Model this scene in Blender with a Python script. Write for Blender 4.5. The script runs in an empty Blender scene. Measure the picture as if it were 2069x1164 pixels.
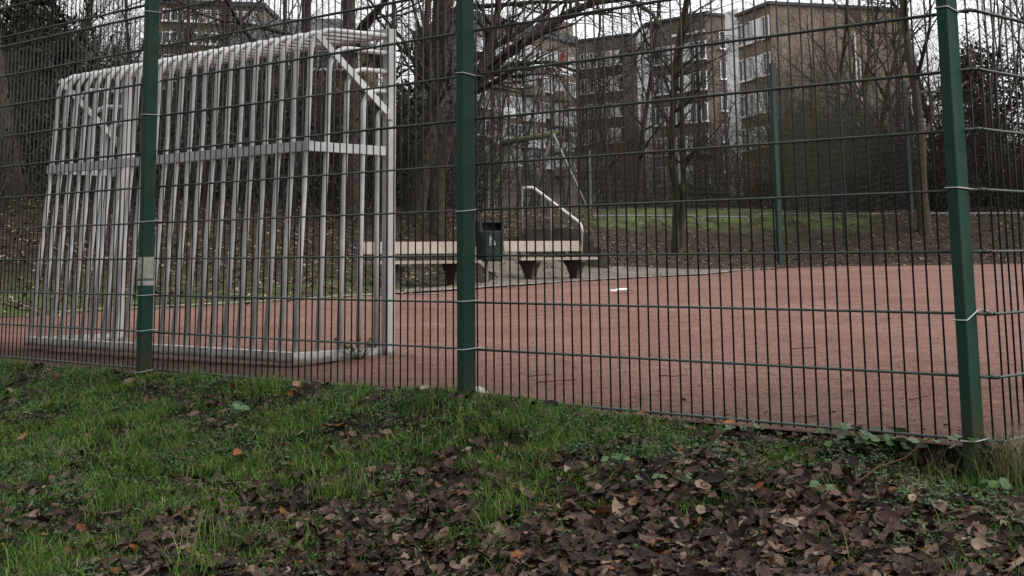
import bpy, math, random
import numpy as np
from mathutils import Vector, Matrix, noise

random.seed(7)
RNG = np.random.default_rng(7)
scene = bpy.context.scene
COL = scene.collection
V = Vector

# ------------------------------------------------------------------ camera
FPX, PITCH, ROLL, EYE = 2929.0, 0.1739, -0.0096, 0.63
_f = V((0, math.cos(PITCH), math.sin(PITCH)))
_u0 = V((0, -math.sin(PITCH), math.cos(PITCH)))
_x0 = V((1, 0, 0))
CX = _x0 * math.cos(ROLL) + _u0 * math.sin(ROLL)
CU = -_x0 * math.sin(ROLL) + _u0 * math.cos(ROLL)
cam_d = bpy.data.cameras.new('camera')
cam = bpy.data.objects.new('camera', cam_d)
COL.objects.link(cam)
cam.matrix_world = Matrix(((CX.x, CU.x, -_f.x, 0), (CX.y, CU.y, -_f.y, 0), (CX.z, CU.z, -_f.z, EYE), (0, 0, 0, 1)))
cam_d.sensor_width = 36.0
cam_d.lens = FPX / 2069 * 36.0
cam_d.shift_y = -582.0 / 2069
cam_d.clip_start = 0.05
cam_d.clip_end = 2000
scene.camera = cam


def ray(x, y):
    d = _f + CX * ((x - 1034.5) / FPX) - CU * (y / FPX)
    return d / d.y


def at(x, y, Y):
    r = ray(x, y)
    return V((r.x * Y, Y, EYE + r.z * Y))


def pitch_z(Y):
    return 0.008 * max(0.0, Y - 11)


def gp(x, y):
    r = ray(x, y)
    Y = (EYE + 0.088) / (0.008 - r.z)
    return V((r.x * Y, Y, pitch_z(Y)))


# ------------------------------------------------------------------ materials
MATS = {}


def new_mat(name):
    m = bpy.data.materials.new(name)
    m.use_nodes = True
    nt = m.node_tree
    b = nt.nodes['Principled BSDF']
    MATS[name] = m
    return m, nt, b


def ramp(nt, fac, stops):
    r = nt.nodes.new('ShaderNodeValToRGB')
    cr = r.color_ramp
    while len(cr.elements) > 1:
        cr.elements.remove(cr.elements[-1])
    cr.elements[0].position = stops[0][0]
    cr.elements[0].color = (*stops[0][1], 1)
    for p, c in stops[1:]:
        e = cr.elements.new(p)
        e.color = (*c, 1)
    nt.links.new(fac, r.inputs[0])
    return r.outputs[0]


def tex_noise(nt, scale, detail=4, rough=.55, vec=None, dist=0.0):
    n = nt.nodes.new('ShaderNodeTexNoise')
    n.inputs['Scale'].default_value = scale
    n.inputs['Detail'].default_value = detail
    n.inputs['Roughness'].default_value = rough
    n.inputs['Distortion'].default_value = dist
    if vec is None:
        tc = nt.nodes.new('ShaderNodeTexCoord')
        vec = tc.outputs['Object']
    nt.links.new(vec, n.inputs['Vector'])
    return n.outputs['Fac']


def mix(nt, fac, a, b, mode='MIX'):
    m = nt.nodes.new('ShaderNodeMix')
    m.data_type = 'RGBA'
    m.blend_type = mode
    if isinstance(fac, (int, float)):
        m.inputs[0].default_value = fac
    else:
        nt.links.new(fac, m.inputs[0])
    for i, s in ((6, a), (7, b)):
        if isinstance(s, tuple):
            m.inputs[i].default_value = (*s, 1)
        else:
            nt.links.new(s, m.inputs[i])
    return m.outputs[2]


def bump(nt, b, h, strength, dist=.01):
    bn = nt.nodes.new('ShaderNodeBump')
    bn.inputs['Strength'].default_value = strength
    bn.inputs['Distance'].default_value = dist
    nt.links.new(h, bn.inputs['Height'])
    nt.links.new(bn.outputs[0], b.inputs['Normal'])


def mat_noise(name, stops, scale=5, rough=.8, detail=5, bmp=0, bscale=None, metallic=0, spec=.3, bdist=.01):
    m, nt, b = new_mat(name)
    fac = tex_noise(nt, scale, detail)
    nt.links.new(ramp(nt, fac, stops), b.inputs['Base Color'])
    b.inputs['Roughness'].default_value = rough
    b.inputs['Metallic'].default_value = metallic
    b.inputs['Specular IOR Level'].default_value = spec
    if bmp:
        bump(nt, b, tex_noise(nt, bscale or scale * 4, 6), bmp, bdist)
    return m


def mat_island(name, stops, rough=.7, spec=.3, trans=0.0, patch=0):
    """colour varies from leaf to leaf / blade to blade"""
    m, nt, b = new_mat(name)
    g = nt.nodes.new('ShaderNodeNewGeometry')
    c = ramp(nt, g.outputs['Random Per Island'], stops)
    n = tex_noise(nt, 60, 3)
    c2 = mix(nt, 1.0, c, ramp(nt, n, [(.3, (.72, .72, .72)), (.7, (1.2, 1.2, 1.2))]), 'MULTIPLY')
    if patch:   # the species and its colour change from clump to clump
        n2 = tex_noise(nt, patch, 4, .6)
        c2 = mix(nt, 1.0, c2, ramp(nt, n2, [(.32, (.55, .62, .55)), (.5, (1, 1, 1)), (.68, (1.45, 1.30, 1.25))]), 'MULTIPLY')
    nt.links.new(c2, b.inputs['Base Color'])
    b.inputs['Roughness'].default_value = rough
    b.inputs['Specular IOR Level'].default_value = spec
    if trans:
        t = nt.nodes.new('ShaderNodeBsdfTranslucent')
        nt.links.new(c2, t.inputs['Color'])
        ms = nt.nodes.new('ShaderNodeMixShader')
        ms.inputs[0].default_value = trans
        nt.links.new(b.outputs[0], ms.inputs[1])
        nt.links.new(t.outputs[0], ms.inputs[2])
        nt.links.new(ms.outputs[0], nt.nodes['Material Output'].inputs[0])
    return m


GREEN_PAINT = mat_noise('green_powder_coat', [(.35, (.005, .026, .019)), (.55, (.0075, .034, .026)), (.75, (.012, .040, .028))], 3.5, .48, 6, .12, 60, 0, .4)
# grime and algae on the green posts
m, nt, b = new_mat('weathered_green_post')
tc = nt.nodes.new('ShaderNodeTexCoord')
mp = nt.nodes.new('ShaderNodeMapping')
mp.inputs['Scale'].default_value = (14, 14, 1.6)
nt.links.new(tc.outputs['Object'], mp.inputs[0])
streak = tex_noise(nt, 2.0, 6, .6, mp.outputs[0])
fine = tex_noise(nt, 55, 4, .6)
base = ramp(nt, fine, [(.3, (.0050, .033, .0225)), (.7, (.0080, .044, .0310))])
alg = mix(nt, ramp(nt, streak, [(.44, (0, 0, 0)), (.66, (.8, .8, .8))]), base, (.022, .036, .018))
gq = nt.nodes.new('ShaderNodeNewGeometry')
sp_ = nt.nodes.new('ShaderNodeSeparateXYZ')
nt.links.new(gq.outputs['Position'], sp_.inputs[0])
mn = tex_noise(nt, 18, 6, .7, gq.outputs['Position'])
md = nt.nodes.new('ShaderNodeMath')
md.operation = 'MULTIPLY_ADD'
nt.links.new(mn, md.inputs[0])
md.inputs[1].default_value = -.22
nt.links.new(sp_.outputs['Z'], md.inputs[2])
alg = mix(nt, ramp(nt, md.outputs[0], [(0, (.7, .7, .7)), (.10, (0, 0, 0))]), alg, (.024, .030, .017))   # splashed mud near the ground
sc1 = tex_noise(nt, 130, 3, .6)
alg = mix(nt, ramp(nt, sc1, [(.70, (0, 0, 0)), (.76, (.5, .5, .5))]), alg, (.085, .115, .095))   # small chips and lichen
nt.links.new(alg, b.inputs['Base Color'])
b.inputs['Roughness'].default_value = .55
b.inputs['Specular IOR Level'].default_value = .16
bump(nt, b, fine, .08, .004)
POST_MAT = m
WIRE_MAT = mat_noise('green_wire_backlit', [(.3, (.0055, .0075, .0055)), (.6, (.009, .011, .008)), (.8, (.017, .014, .009))], 9, .5, 5, .1, 80, 0, .35)  # upright wires: their backlit darkness is put into the colour
RAIL_MAT = mat_noise('green_wire_lit', [(.3, (.025, .038, .029)), (.6, (.042, .056, .044)), (.8, (.062, .064, .050))], 8, .45, 5, .1, 80, 0, .4)  # horizontal wires: their highlight is put into a lighter colour
CLIP_MAT = mat_noise('galvanised_clip', [(.3, (.30, .31, .29)), (.7, (.46, .46, .42))], 20, .42, 4, 0, None, .35, .5)
GALV = mat_noise('galvanised_tube', [(.30, (.32, .325, .325)), (.50, (.43, .433, .43)), (.72, (.52, .52, .51))], 6, .5, 6, .06, 40, .12, .4)
GALV_LIGHT = mat_noise('pale_galvanised_steel', [(.30, (.30, .295, .28)), (.55, (.38, .37, .355)), (.75, (.44, .43, .41))], 7, .55, 6, .08, 45, .05, .4)
for mm, sc_ in ((GALV, 9), (GALV_LIGHT, 11)):
    nt = mm.node_tree
    b = nt.nodes['Principled BSDF']
    src = b.inputs['Base Color'].links[0].from_socket
    nr = tex_noise(nt, sc_, 8, .72)
    ns = tex_noise(nt, 2.2, 5, .6)
    c = mix(nt, ramp(nt, ns, [(.40, (0, 0, 0)), (.66, (.40, .40, .40))]), src, (.20, .20, .195))
    c = mix(nt, ramp(nt, nr, [(.64, (0, 0, 0)), (.74, (.8, .8, .8))]), c, (.13, .085, .06))
    # soil splashed on the lowest few centimetres
    gq = nt.nodes.new('ShaderNodeNewGeometry')
    sp_ = nt.nodes.new('ShaderNodeSeparateXYZ')
    nt.links.new(gq.outputs['Position'], sp_.inputs[0])
    ng = tex_noise(nt, 14, 6, .7, gq.outputs['Position'])
    md = nt.nodes.new('ShaderNodeMath')
    md.operation = 'MULTIPLY_ADD'
    nt.links.new(ng, md.inputs[0])
    md.inputs[1].default_value = -.075
    nt.links.new(sp_.outputs['Z'], md.inputs[2])
    c = mix(nt, ramp(nt, md.outputs[0], [(0, (.8, .8, .8)), (.022, (0, 0, 0))]), c, (.075, .046, .036))
    nt.links.new(c, b.inputs['Base Color'])
GALV_FAR = mat_noise('weathered_galvanised', [(.3, (.16, .165, .165)), (.7, (.25, .25, .245))], 4, .5, 4)
FENCE_FAR = mat_noise('dull_grey_green_wire', [(.3, (.06, .066, .064)), (.7, (.11, .115, .11))], 4, .6, 4)
WHITE_RAIL = mat_noise('bright_galvanised', [(.3, (.58, .57, .55)), (.7, (.74, .73, .70))], 4, .42, 4)
BARK = mat_noise('bark', [(.25, (.022, .018, .012)), (.5, (.048, .041, .029)), (.75, (.085, .075, .055))], 9, .9, 7, .8, 16, 0, .15, .03)
BARK_GREEN = mat_noise('mossy_bark', [(.25, (.024, .022, .013)), (.5, (.046, .045, .026)), (.75, (.072, .070, .040))], 6, .9, 7, .8, 16, 0, .15, .03)
TWIG = mat_noise('twig_bark', [(.3, (.017, .014, .009)), (.7, (.046, .037, .025))], 1.5, .9, 3, 0, None, 0, .15)
TWIG_RED = mat_noise('reddish_twig_bark', [(.3, (.050, .031, .020)), (.7, (.115, .072, .046))], 1.5, .9, 3, 0, None, 0, .15)
CONCRETE = mat_noise('concrete', [(.3, (.22, .20, .175)), (.55, (.30, .28, .25)), (.8, (.38, .36, .33))], 5, .9, 8, .3, 50)
EDGE_STONE = mat_noise('dirty_edge_stone', [(.36, (.13, .075, .058)), (.5, (.20, .16, .135)), (.68, (.34, .31, .28))], 2.4, .9, 7, .2, 40)
PLANK = mat_noise('pale_wood_plank', [(.3, (.25, .205, .165)), (.55, (.345, .295, .245)), (.75, (.42, .37, .315))], 3, .75, 6, .1, 30)
SUPPORT = mat_noise('stained_concrete_support', [(.3, (.040, .034, .026)), (.6, (.080, .068, .052)), (.8, (.12, .10, .075))], 7, .9, 6, .3, 40)
BIN_MAT = mat_noise('dark_plastic', [(.3, (.005, .014, .015)), (.7, (.009, .024, .025))], 6, .45, 4, 0, None, 0, .4)
BIN_RIM = mat_noise('grey_plastic_rim', [(.3, (.022, .030, .032)), (.7, (.042, .050, .052))], 6, .5, 3)
LABEL_WHITE = mat_noise('pale_print', [(.3, (.20, .25, .26)), (.7, (.36, .41, .42))], 8, .6, 3)
PAPER = mat_noise('paper', [(.3, (.66, .67, .68)), (.7, (.80, .80, .80))], 8, .8, 3)
STICKER = mat_noise('peeling_sticker', [(.30, (.10, .12, .09)), (.45, (.26, .27, .23)), (.75, (.38, .38, .33))], 16, .8, 6, .2, 60)
STICKER_DARK = mat_noise('sticker_grime', [(.3, (.06, .07, .05)), (.7, (.12, .13, .10))], 20, .85, 4)
MOSSY_WOOD = mat_noise('mossy_timber', [(.3, (.035, .038, .018)), (.55, (.062, .062, .030)), (.8, (.10, .093, .055))], 5, .9, 6, .3, 30)
GREY_WOOD = mat_noise('weathered_timber', [(.3, (.06, .055, .042)), (.7, (.13, .12, .095))], 5, .9, 6, .3, 30)
STEP_MAT = mat_noise('damp_step_timber', [(.3, (.028, .024, .018)), (.55, (.055, .048, .037)), (.8, (.085, .076, .06))], 4, .9, 6, .3, 25)
GLASS = mat_noise('window_glass', [(.3, (.035, .042, .05)), (.7, (.085, .098, .11))], .35, .12, 2, 0, None, 0, .6)
CURTAIN = mat_noise('curtained_glass', [(.35, (.20, .21, .22)), (.65, (.42, .43, .44))], .8, .25, 3, 0, None, 0, .6)
FRAME_W = mat_noise('white_window_frame', [(.3, (.78, .78, .79)), (.7, (.86, .86, .87))], 2, .5, 2)
RENDER_W = mat_noise('white_render', [(.25, (.80, .81, .82)), (.6, (.87, .88, .89)), (.85, (.90, .90, .91))], .35, .85, 6, .1, 3)
ROOF_DARK = mat_noise('dark_roof', [(.3, (.050, .052, .056)), (.7, (.085, .087, .092))], 1.2, .8, 5)
RED_CLOTH = mat_noise('dark_red_shutter', [(.3, (.16, .03, .02)), (.7, (.22, .045, .03))], 2, .8, 2)


def brick(name, c1, c2, mortar):
    m, nt, b = new_mat(name)
    uvn = nt.nodes.new('ShaderNodeUVMap')
    bt = nt.nodes.new('ShaderNodeTexBrick')
    bt.inputs['Scale'].default_value = 1.0
    bt.inputs['Brick Width'].default_value = .5
    bt.inputs['Row Height'].default_value = .16
    bt.inputs['Mortar Size'].default_value = .018
    bt.inputs['Color1'].default_value = (*c1, 1)
    bt.inputs['Color2'].default_value = (*c2, 1)
    bt.inputs['Mortar'].default_value = (*mortar, 1)
    nt.links.new(uvn.outputs[0], bt.inputs['Vector'])
    mp = nt.nodes.new('ShaderNodeMapping')
    mp.inputs['Scale'].default_value = (1.2, 1.2, .25)
    tc = nt.nodes.new('ShaderNodeTexCoord')
    nt.links.new(tc.outputs['Object'], mp.inputs[0])
    n = tex_noise(nt, .8, 6, .6, mp.outputs[0])
    c = mix(nt, 1.0, bt.outputs['Color'], ramp(nt, n, [(.3, (.70, .70, .70)), (.7, (1.22, 1.2, 1.16))]), 'MULTIPLY')
    nt.links.new(c, b.inputs['Base Color'])
    b.inputs['Roughness'].default_value = .9
    b.inputs['Specular IOR Level'].default_value = .15
    return m


BRICK = brick('brown_brick', (.185, .136, .106), (.230, .174, .138), (.24, .205, .175))
BRICK_DARK = brick('dark_brown_brick', (.138, .106, .089), (.172, .135, .114), (.185, .155, .14))
TAN_WALL = brick('tan_brick', (.155, .118, .085), (.19, .150, .108), (.20, .17, .135))

# red cinder pitch
m, nt, b = new_mat('red_cinder')
n1 = tex_noise(nt, .35, 5, .6)
n2 = tex_noise(nt, 45, 6, .75)
n3 = tex_noise(nt, 5, 5, .65)
c = ramp(nt, n1, [(.3, (.134, .066, .050)), (.5, (.172, .091, .071)), (.7, (.214, .122, .098))])
c = mix(nt, 1.0, c, ramp(nt, n3, [(.3, (.70, .67, .66)), (.52, (1, 1, 1)), (.72, (1.2, 1.19, 1.18))]), 'MULTIPLY')
n5 = tex_noise(nt, 13, 5, .7)
c = mix(nt, 1.0, c, ramp(nt, n5, [(.32, (.66, .63, .62)), (.52, (1, 1, 1)), (.7, (1.22, 1.22, 1.22))]), 'MULTIPLY')
c = mix(nt, 1.0, c, ramp(nt, n2, [(.34, (.42, .39, .38)), (.5, (1, 1, 1)), (.66, (1.50, 1.52, 1.54))]), 'MULTIPLY')
sepz = nt.nodes.new('ShaderNodeTexCoord')
n4 = tex_noise(nt, 1.1, 6, .7)
# mossy soil strip along the fence and round the goal, plus a darker margin (attribute painted per vertex = wear with its own shape)
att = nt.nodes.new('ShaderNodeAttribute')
att.attribute_name = 'dark_soil'
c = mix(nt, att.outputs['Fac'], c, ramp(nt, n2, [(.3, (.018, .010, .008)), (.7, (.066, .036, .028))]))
nt.links.new(c, b.inputs['Base Color'])
b.inputs['Roughness'].default_value = .95
b.inputs['Specular IOR Level'].default_value = .15
ad = nt.nodes.new('ShaderNodeMath')
ad.operation = 'ADD'
nt.links.new(n2, ad.inputs[0])
nt.links.new(n3, ad.inputs[1])
bump(nt, b, ad.outputs[0], .55, .02)
CINDER = m


def soil(name, stops, s1, moss, mthr):
    m, nt, b = new_mat(name)
    n1 = tex_noise(nt, s1, 7, .7)
    n2 = tex_noise(nt, s1 * 8, 5, .7)
    c = ramp(nt, n1, stops)
    c = mix(nt, 1.0, c, ramp(nt, n2, [(.3, (.5, .5, .5)), (.7, (1.5, 1.45, 1.4))]), 'MULTIPLY')
    n3 = tex_noise(nt, s1 * .3, 5, .6)
    c = mix(nt, ramp(nt, n3, [(mthr, (0, 0, 0)), (mthr + .16, (1, 1, 1))]), c, moss)
    nt.links.new(c, b.inputs['Base Color'])
    b.inputs['Roughness'].default_value = .95
    b.inputs['Specular IOR Level'].default_value = .1
    bump(nt, b, n2, .7, .03)
    return m


BANK_SOIL = soil('bank_soil', [(.3, (.008, .007, .005)), (.6, (.016, .012, .009)), (.8, (.028, .021, .015))], 6, (.010, .017, .006), .50)
m, nt, b = new_mat('woodland_floor')
n1 = tex_noise(nt, 3.0, 7, .72)
n2 = tex_noise(nt, 22, 5, .7)
c = ramp(nt, n1, [(.3, (.013, .0095, .0065)), (.55, (.032, .023, .016)), (.75, (.064, .047, .033))])
c = mix(nt, 1.0, c, ramp(nt, n2, [(.3, (.55, .55, .55)), (.7, (1.5, 1.45, 1.4))]), 'MULTIPLY')
at_ = nt.nodes.new('ShaderNodeAttribute')
at_.attribute_name = 'grassy'
n3 = tex_noise(nt, 1.3, 6, .7)
gm = nt.nodes.new('ShaderNodeMath')
gm.operation = 'MULTIPLY'
nt.links.new(at_.outputs['Fac'], gm.inputs[0])
nt.links.new(ramp(nt, n3, [(.40, (.05, .05, .05)), (.58, (1, 1, 1))]), gm.inputs[1])
c = mix(nt, gm.outputs[0], c, ramp(nt, n2, [(.3, (.034, .056, .017)), (.7, (.105, .142, .044))]))
nt.links.new(c, b.inputs['Base Color'])
b.inputs['Roughness'].default_value = .95
b.inputs['Specular IOR Level'].default_value = .1
bump(nt, b, n2, .6, .05)
FOREST_FLOOR = m
m = mat_noise('worn_concrete_path', [(.28, (.062, .047, .035)), (.5, (.120, .098, .076)), (.72, (.180, .155, .127))], 1.6, .92, 9, .3, 20)
PATH = m

GRASS = mat_island('grass_blade', [(0, (.016, .038, .007)), (.35, (.050, .116, .015)), (.65, (.098, .192, .029)), (.86, (.170, .250, .060)), (.95, (.21, .25, .09)), (1, (.25, .20, .10))], .6, .12, .3, 7)
DRYGRASS = mat_island('dry_grass_blade', [(0, (.06, .06, .022)), (.5, (.13, .105, .055)), (1, (.22, .17, .10))], .65, .25, .2)
LEAF = mat_island('dead_leaf', [(0, (.010, .0058, .0047)), (.22, (.019, .0112, .0088)), (.42, (.036, .0205, .0155)), (.62, (.056, .032, .0245)), (.79, (.088, .052, .039)), (.92, (.140, .090, .066)), (.975, (.24, .175, .13)), (.985, (.14, .050, .018)), (1, (.18, .068, .022))], .6, .16, .10)
LITTER = mat_island('leaf_litter', [(0, (.025, .017, .013)), (.4, (.065, .045, .033)), (.72, (.15, .108, .080)), (.9, (.30, .235, .185)), (1, (.30, .17, .07))], .75, .2)
HERB = mat_island('herb_leaf', [(0, (.022, .055, .016)), (.5, (.045, .095, .028)), (1, (.085, .150, .048))], .5, .35, .2)
IVY = mat_island('ivy_leaf', [(0, (.006, .008, .004)), (.5, (.012, .016, .008)), (.85, (.024, .028, .014)), (1, (.050, .050, .030))], .6, .15)
EVERGREEN = mat_island('evergreen_leaf', [(0, (.006, .009, .006)), (.6, (.013, .019, .010)), (1, (.028, .036, .019))], .6, .15)
BRAMBLE = mat_island('bramble_twig', [(0, (.020, .016, .010)), (.6, (.044, .036, .024)), (1, (.085, .070, .048))], .9, .15)


# ------------------------------------------------------------------ mesh builders
class MB:
    def __init__(self):
        self.v, self.f, self.n = [], [], 0

    def add(self, verts, faces):
        self.v.append(np.asarray(verts, dtype=np.float64).reshape(-1, 3))
        self.f.append((self.n, faces))
        self.n += len(self.v[-1])

    def box(self, c, s, ax=None):
        c = np.array(c, float)
        if ax is None:
            ax = np.eye(3)
        ax = np.array([list(a) for a in ax], float)
        h = np.array(s, float) / 2
        vs = [c + ax[0] * h[0] * i + ax[1] * h[1] * j + ax[2] * h[2] * k for k in (-1, 1) for i, j in ((-1, -1), (1, -1), (1, 1), (-1, 1))]
        self.add(vs, [(0, 3, 2, 1), (4, 5, 6, 7), (0, 1, 5, 4), (1, 2, 6, 5), (2, 3, 7, 6), (3, 0, 4, 7)])

    def bar(self, p, q, w, h, up=(0, 0, 1)):
        p, q = V(p), V(q)
        d = (q - p).normalized()
        s = d.cross(V(up)).normalized()
        u = s.cross(d)
        self.box((p + q) / 2, ((q - p).length, w, h), (d, s, u))

    def tube(self, pts, rad, sides=6, caps=True):
        P = np.array([list(p) for p in pts], float)
        k = len(P)
        R = np.broadcast_to(np.array(rad, float), (k,))
        T = np.gradient(P, axis=0)
        T /= np.linalg.norm(T, axis=1)[:, None] + 1e-12
        ref = np.array([0, 0, 1.0]) if abs(T[:, 2]).max() < .95 else np.array([.83, .55, .0])
        if abs(T[:, 2]).max() >= .95 and abs(T @ ref).max() > .9:
            ref = np.array([-.55, .83, 0.0])
        S = np.cross(T, ref)
        S /= np.linalg.norm(S, axis=1)[:, None] + 1e-12
        U = np.cross(S, T)
        a = np.arange(sides) * 2 * math.pi / sides
        ring = P[:, None, :] + R[:, None, None] * (np.cos(a)[None, :, None] * S[:, None, :] + np.sin(a)[None, :, None] * U[:, None, :])
        fs = []
        for i in range(k - 1):
            for j in range(sides):
                j2 = (j + 1) % sides
                fs.append((i * sides + j, i * sides + j2, (i + 1) * sides + j2, (i + 1) * sides + j))
        if caps:
            fs.append(tuple(range(sides - 1, -1, -1)))
            fs.append(tuple((k - 1) * sides + j for j in range(sides)))
        self.add(ring.reshape(-1, 3), fs)

    def build(self, name, mat, parent=None, smooth=False, uv=None):
        off = np.zeros(3)
        if parent is not None:
            p = parent
            while p is not None:
                off += np.array(p.location)
                p = p.parent
        vs = (np.concatenate(self.v) - off)
        fs = [tuple(i + o for i in f) for o, ff in self.f for f in ff]
        me = bpy.data.meshes.new(name)
        me.from_pydata(vs.tolist(), [], fs)
        me.materials.append(mat)
        if smooth:
            me.polygons.foreach_set('use_smooth', [True] * len(me.polygons))
        if uv is not None:
            lay = me.uv_layers.new(name='UVMap')
            for poly in me.polygons:
                n = poly.normal
                t = V((-n.y, n.x, 0))
                t = t.normalized() if t.length > .2 else V((1, 0, 0))
                for li in poly.loop_indices:
                    co = me.vertices[me.loops[li].vertex_index].co
                    lay.data[li].uv = (co.dot(t), co.z)
        me.update()
        o = bpy.data.objects.new(name, me)
        COL.objects.link(o)
        if parent is not None:
            o.parent = parent
        return o


def fast_mesh(name, verts, quads, mat, smooth=True):
    """large merged mesh from numpy arrays (quads may repeat the last index for none)"""
    me = bpy.data.meshes.new(name)
    nv, nf = len(verts), len(quads)
    k = quads.shape[1]
    me.vertices.add(nv)
    me.vertices.foreach_set('co', np.ascontiguousarray(verts, dtype=np.float32).ravel())
    me.loops.add(nf * k)
    me.loops.foreach_set('vertex_index', np.ascontiguousarray(quads, dtype=np.int32).ravel())
    me.polygons.add(nf)
    me.polygons.foreach_set('loop_start', np.arange(0, nf * k, k, dtype=np.int32))
    if smooth:
        me.polygons.foreach_set('use_smooth', np.ones(nf, dtype=bool))
    me.materials.append(mat)
    me.update(calc_edges=True)
    me.validate()
    o = bpy.data.objects.new(name, me)
    COL.objects.link(o)
    return o


def tag(o, label=None, cat=None, group=None, kind=None):
    if label:
        o['label'] = label
    if cat:
        o['category'] = cat
    if group:
        o['group'] = group
    if kind:
        o['kind'] = kind
    return o


def empty(name, loc, label=None, cat=None, group=None):
    o = bpy.data.objects.new(name, None)
    o.empty_display_size = .1
    o.location = loc
    COL.objects.link(o)
    return tag(o, label, cat, group)


def copy_tree(o, parent=None):
    c = o.copy()
    COL.objects.link(c)
    if parent is not None:
        c.parent = parent
    for ch in list(o.children):
        copy_tree(ch, c)
    return c


# ------------------------------------------------------------------ ground shapes
FD = V((0.7204, -0.6936, 0))          # along the fence, towards the camera's right
FN = V((0.6936, 0.7204, 0))           # across the fence, away from the camera
FO = V((-2.0155, 8.241, 0))


def fpt(s, off=0.0, z=0.0):
    p = FO + FD * s + FN * off
    p.z = z
    return p


CORNER = 4.947
D2 = V((0.6945, 0.7195, 0))           # the side fence runs away to the right
N2 = V((-0.7195, 0.6945, 0))


def fence_sq(x, y):
    dx, dy = x - FO.x, y - FO.y
    return dx * FD.x + dy * FD.y, -(dx * FN.x + dy * FN.y)


EDGE_PX = [(0, 645), (196, 629), (316, 624), (520, 613), (716, 600), (790, 596), (920, 587), (1117, 573), (1226, 566), (1420, 556), (1500, 547.5), (1585, 542), (1700, 538.5), (1900, 535.5), (2069, 533.5)]
EDGE = [V((-9.5, 6.0, 0)), V((-7.6, 10.0, 0)), V((-6.2, 12.9, 0))] + [gp(*p) for p in EDGE_PX] + [V((26, 41.5, .24)), V((60, 42, .25))]
EDGE = [V((p.x, p.y, 0)) for p in EDGE]
_E = np.array([(p.x, p.y) for p in EDGE])


def edge_dist(x, y):
    """signed distance beyond the far edge of the pitch (positive outside)"""
    p = np.array((x, y))
    a, b = _E[:-1], _E[1:]
    ab = b - a
    t = np.clip(((p - a) * ab).sum(1) / (ab * ab).sum(1), 0, 1)
    q = a + ab * t[:, None]
    dd = np.hypot(*(p - q).T)
    i = int(dd.argmin())
    cr = ab[i][0] * (p - a[i])[1] - ab[i][1] * (p - a[i])[0]
    return dd[i] if cr > 0 else -dd[i]


PS = [-1, 0, 1.2, 2.5, 4, 6.2, 9, 15, 30, 60, 100, 250]
PH = [-.25, 0, .02, .18, .62, 1.42, 1.70, 1.95, 2.6, 4.0, 6.0, 9.0]


def hz(x, y):
    s = edge_dist(x, y)
    n = noise.noise((x * .35, y * .35, 0)) * min(1, max(0, (s - 2.5) / 6)) * .22
    return pitch_z(min(y, 45)) + float(np.interp(s, PS, PH)) + n


def bank_z(x, y):
    s, q = fence_sq(x, y)
    if s > CORNER:
        q = max(q, .8 * (s - CORNER) if q < 0 else q, .5 * (s - CORNER))
    prof = float(np.interp(q, [-2.5, -.3, 0, .12, .5, 1.2, 2.5, 5, 9], [-.08, -.035, -.012, -.03, -.11, -.27, -.55, -1.06, -1.25]))
    bump_ = noise.noise((x * 1.3, y * 1.3, 3)) * .055 + noise.noise((x * 4, y * 4, 5)) * .022
    # tussocky lip near the middle post
    lip = .05 * math.exp(-((s - 2.5) / .6) ** 2 - (q / .45) ** 2) + .03 * math.exp(-((s - 1.2) / 1.0) ** 2 - (q / .3) ** 2)
    prof -= .075 * math.exp(-((s - 4.98) / .45) ** 2 - ((q - .16) / .20) ** 2)
    return prof + bump_ * min(1, max(0.15, q / .6)) + lip


def grid_mesh(name, xs, ys, fz, mat, keep=None):
    vs, idx, fs = [], {}, []
    for j, y in enumerate(ys):
        for i, x in enumerate(xs):
            if keep is None or keep(x, y):
                idx[i, j] = len(vs)
                vs.append((x, y, fz(x, y)))
    for j in range(len(ys) - 1):
        for i in range(len(xs) - 1):
            k = [(i, j), (i + 1, j), (i + 1, j + 1), (i, j + 1)]
            if all(q in idx for q in k):
                fs.append(tuple(idx[q] for q in k))
    me = bpy.data.meshes.new(name)
    me.from_pydata(vs, [], fs)
    me.materials.append(mat)
    me.polygons.foreach_set('use_smooth', [True] * len(me.polygons))
    o = bpy.data.objects.new(name, me)
    COL.objects.link(o)
    return o


# red pitch: strips running from the fence (and its right-hand continuation) to the far edge
def lerp(a, b, t):
    return a + (b - a) * t


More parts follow.
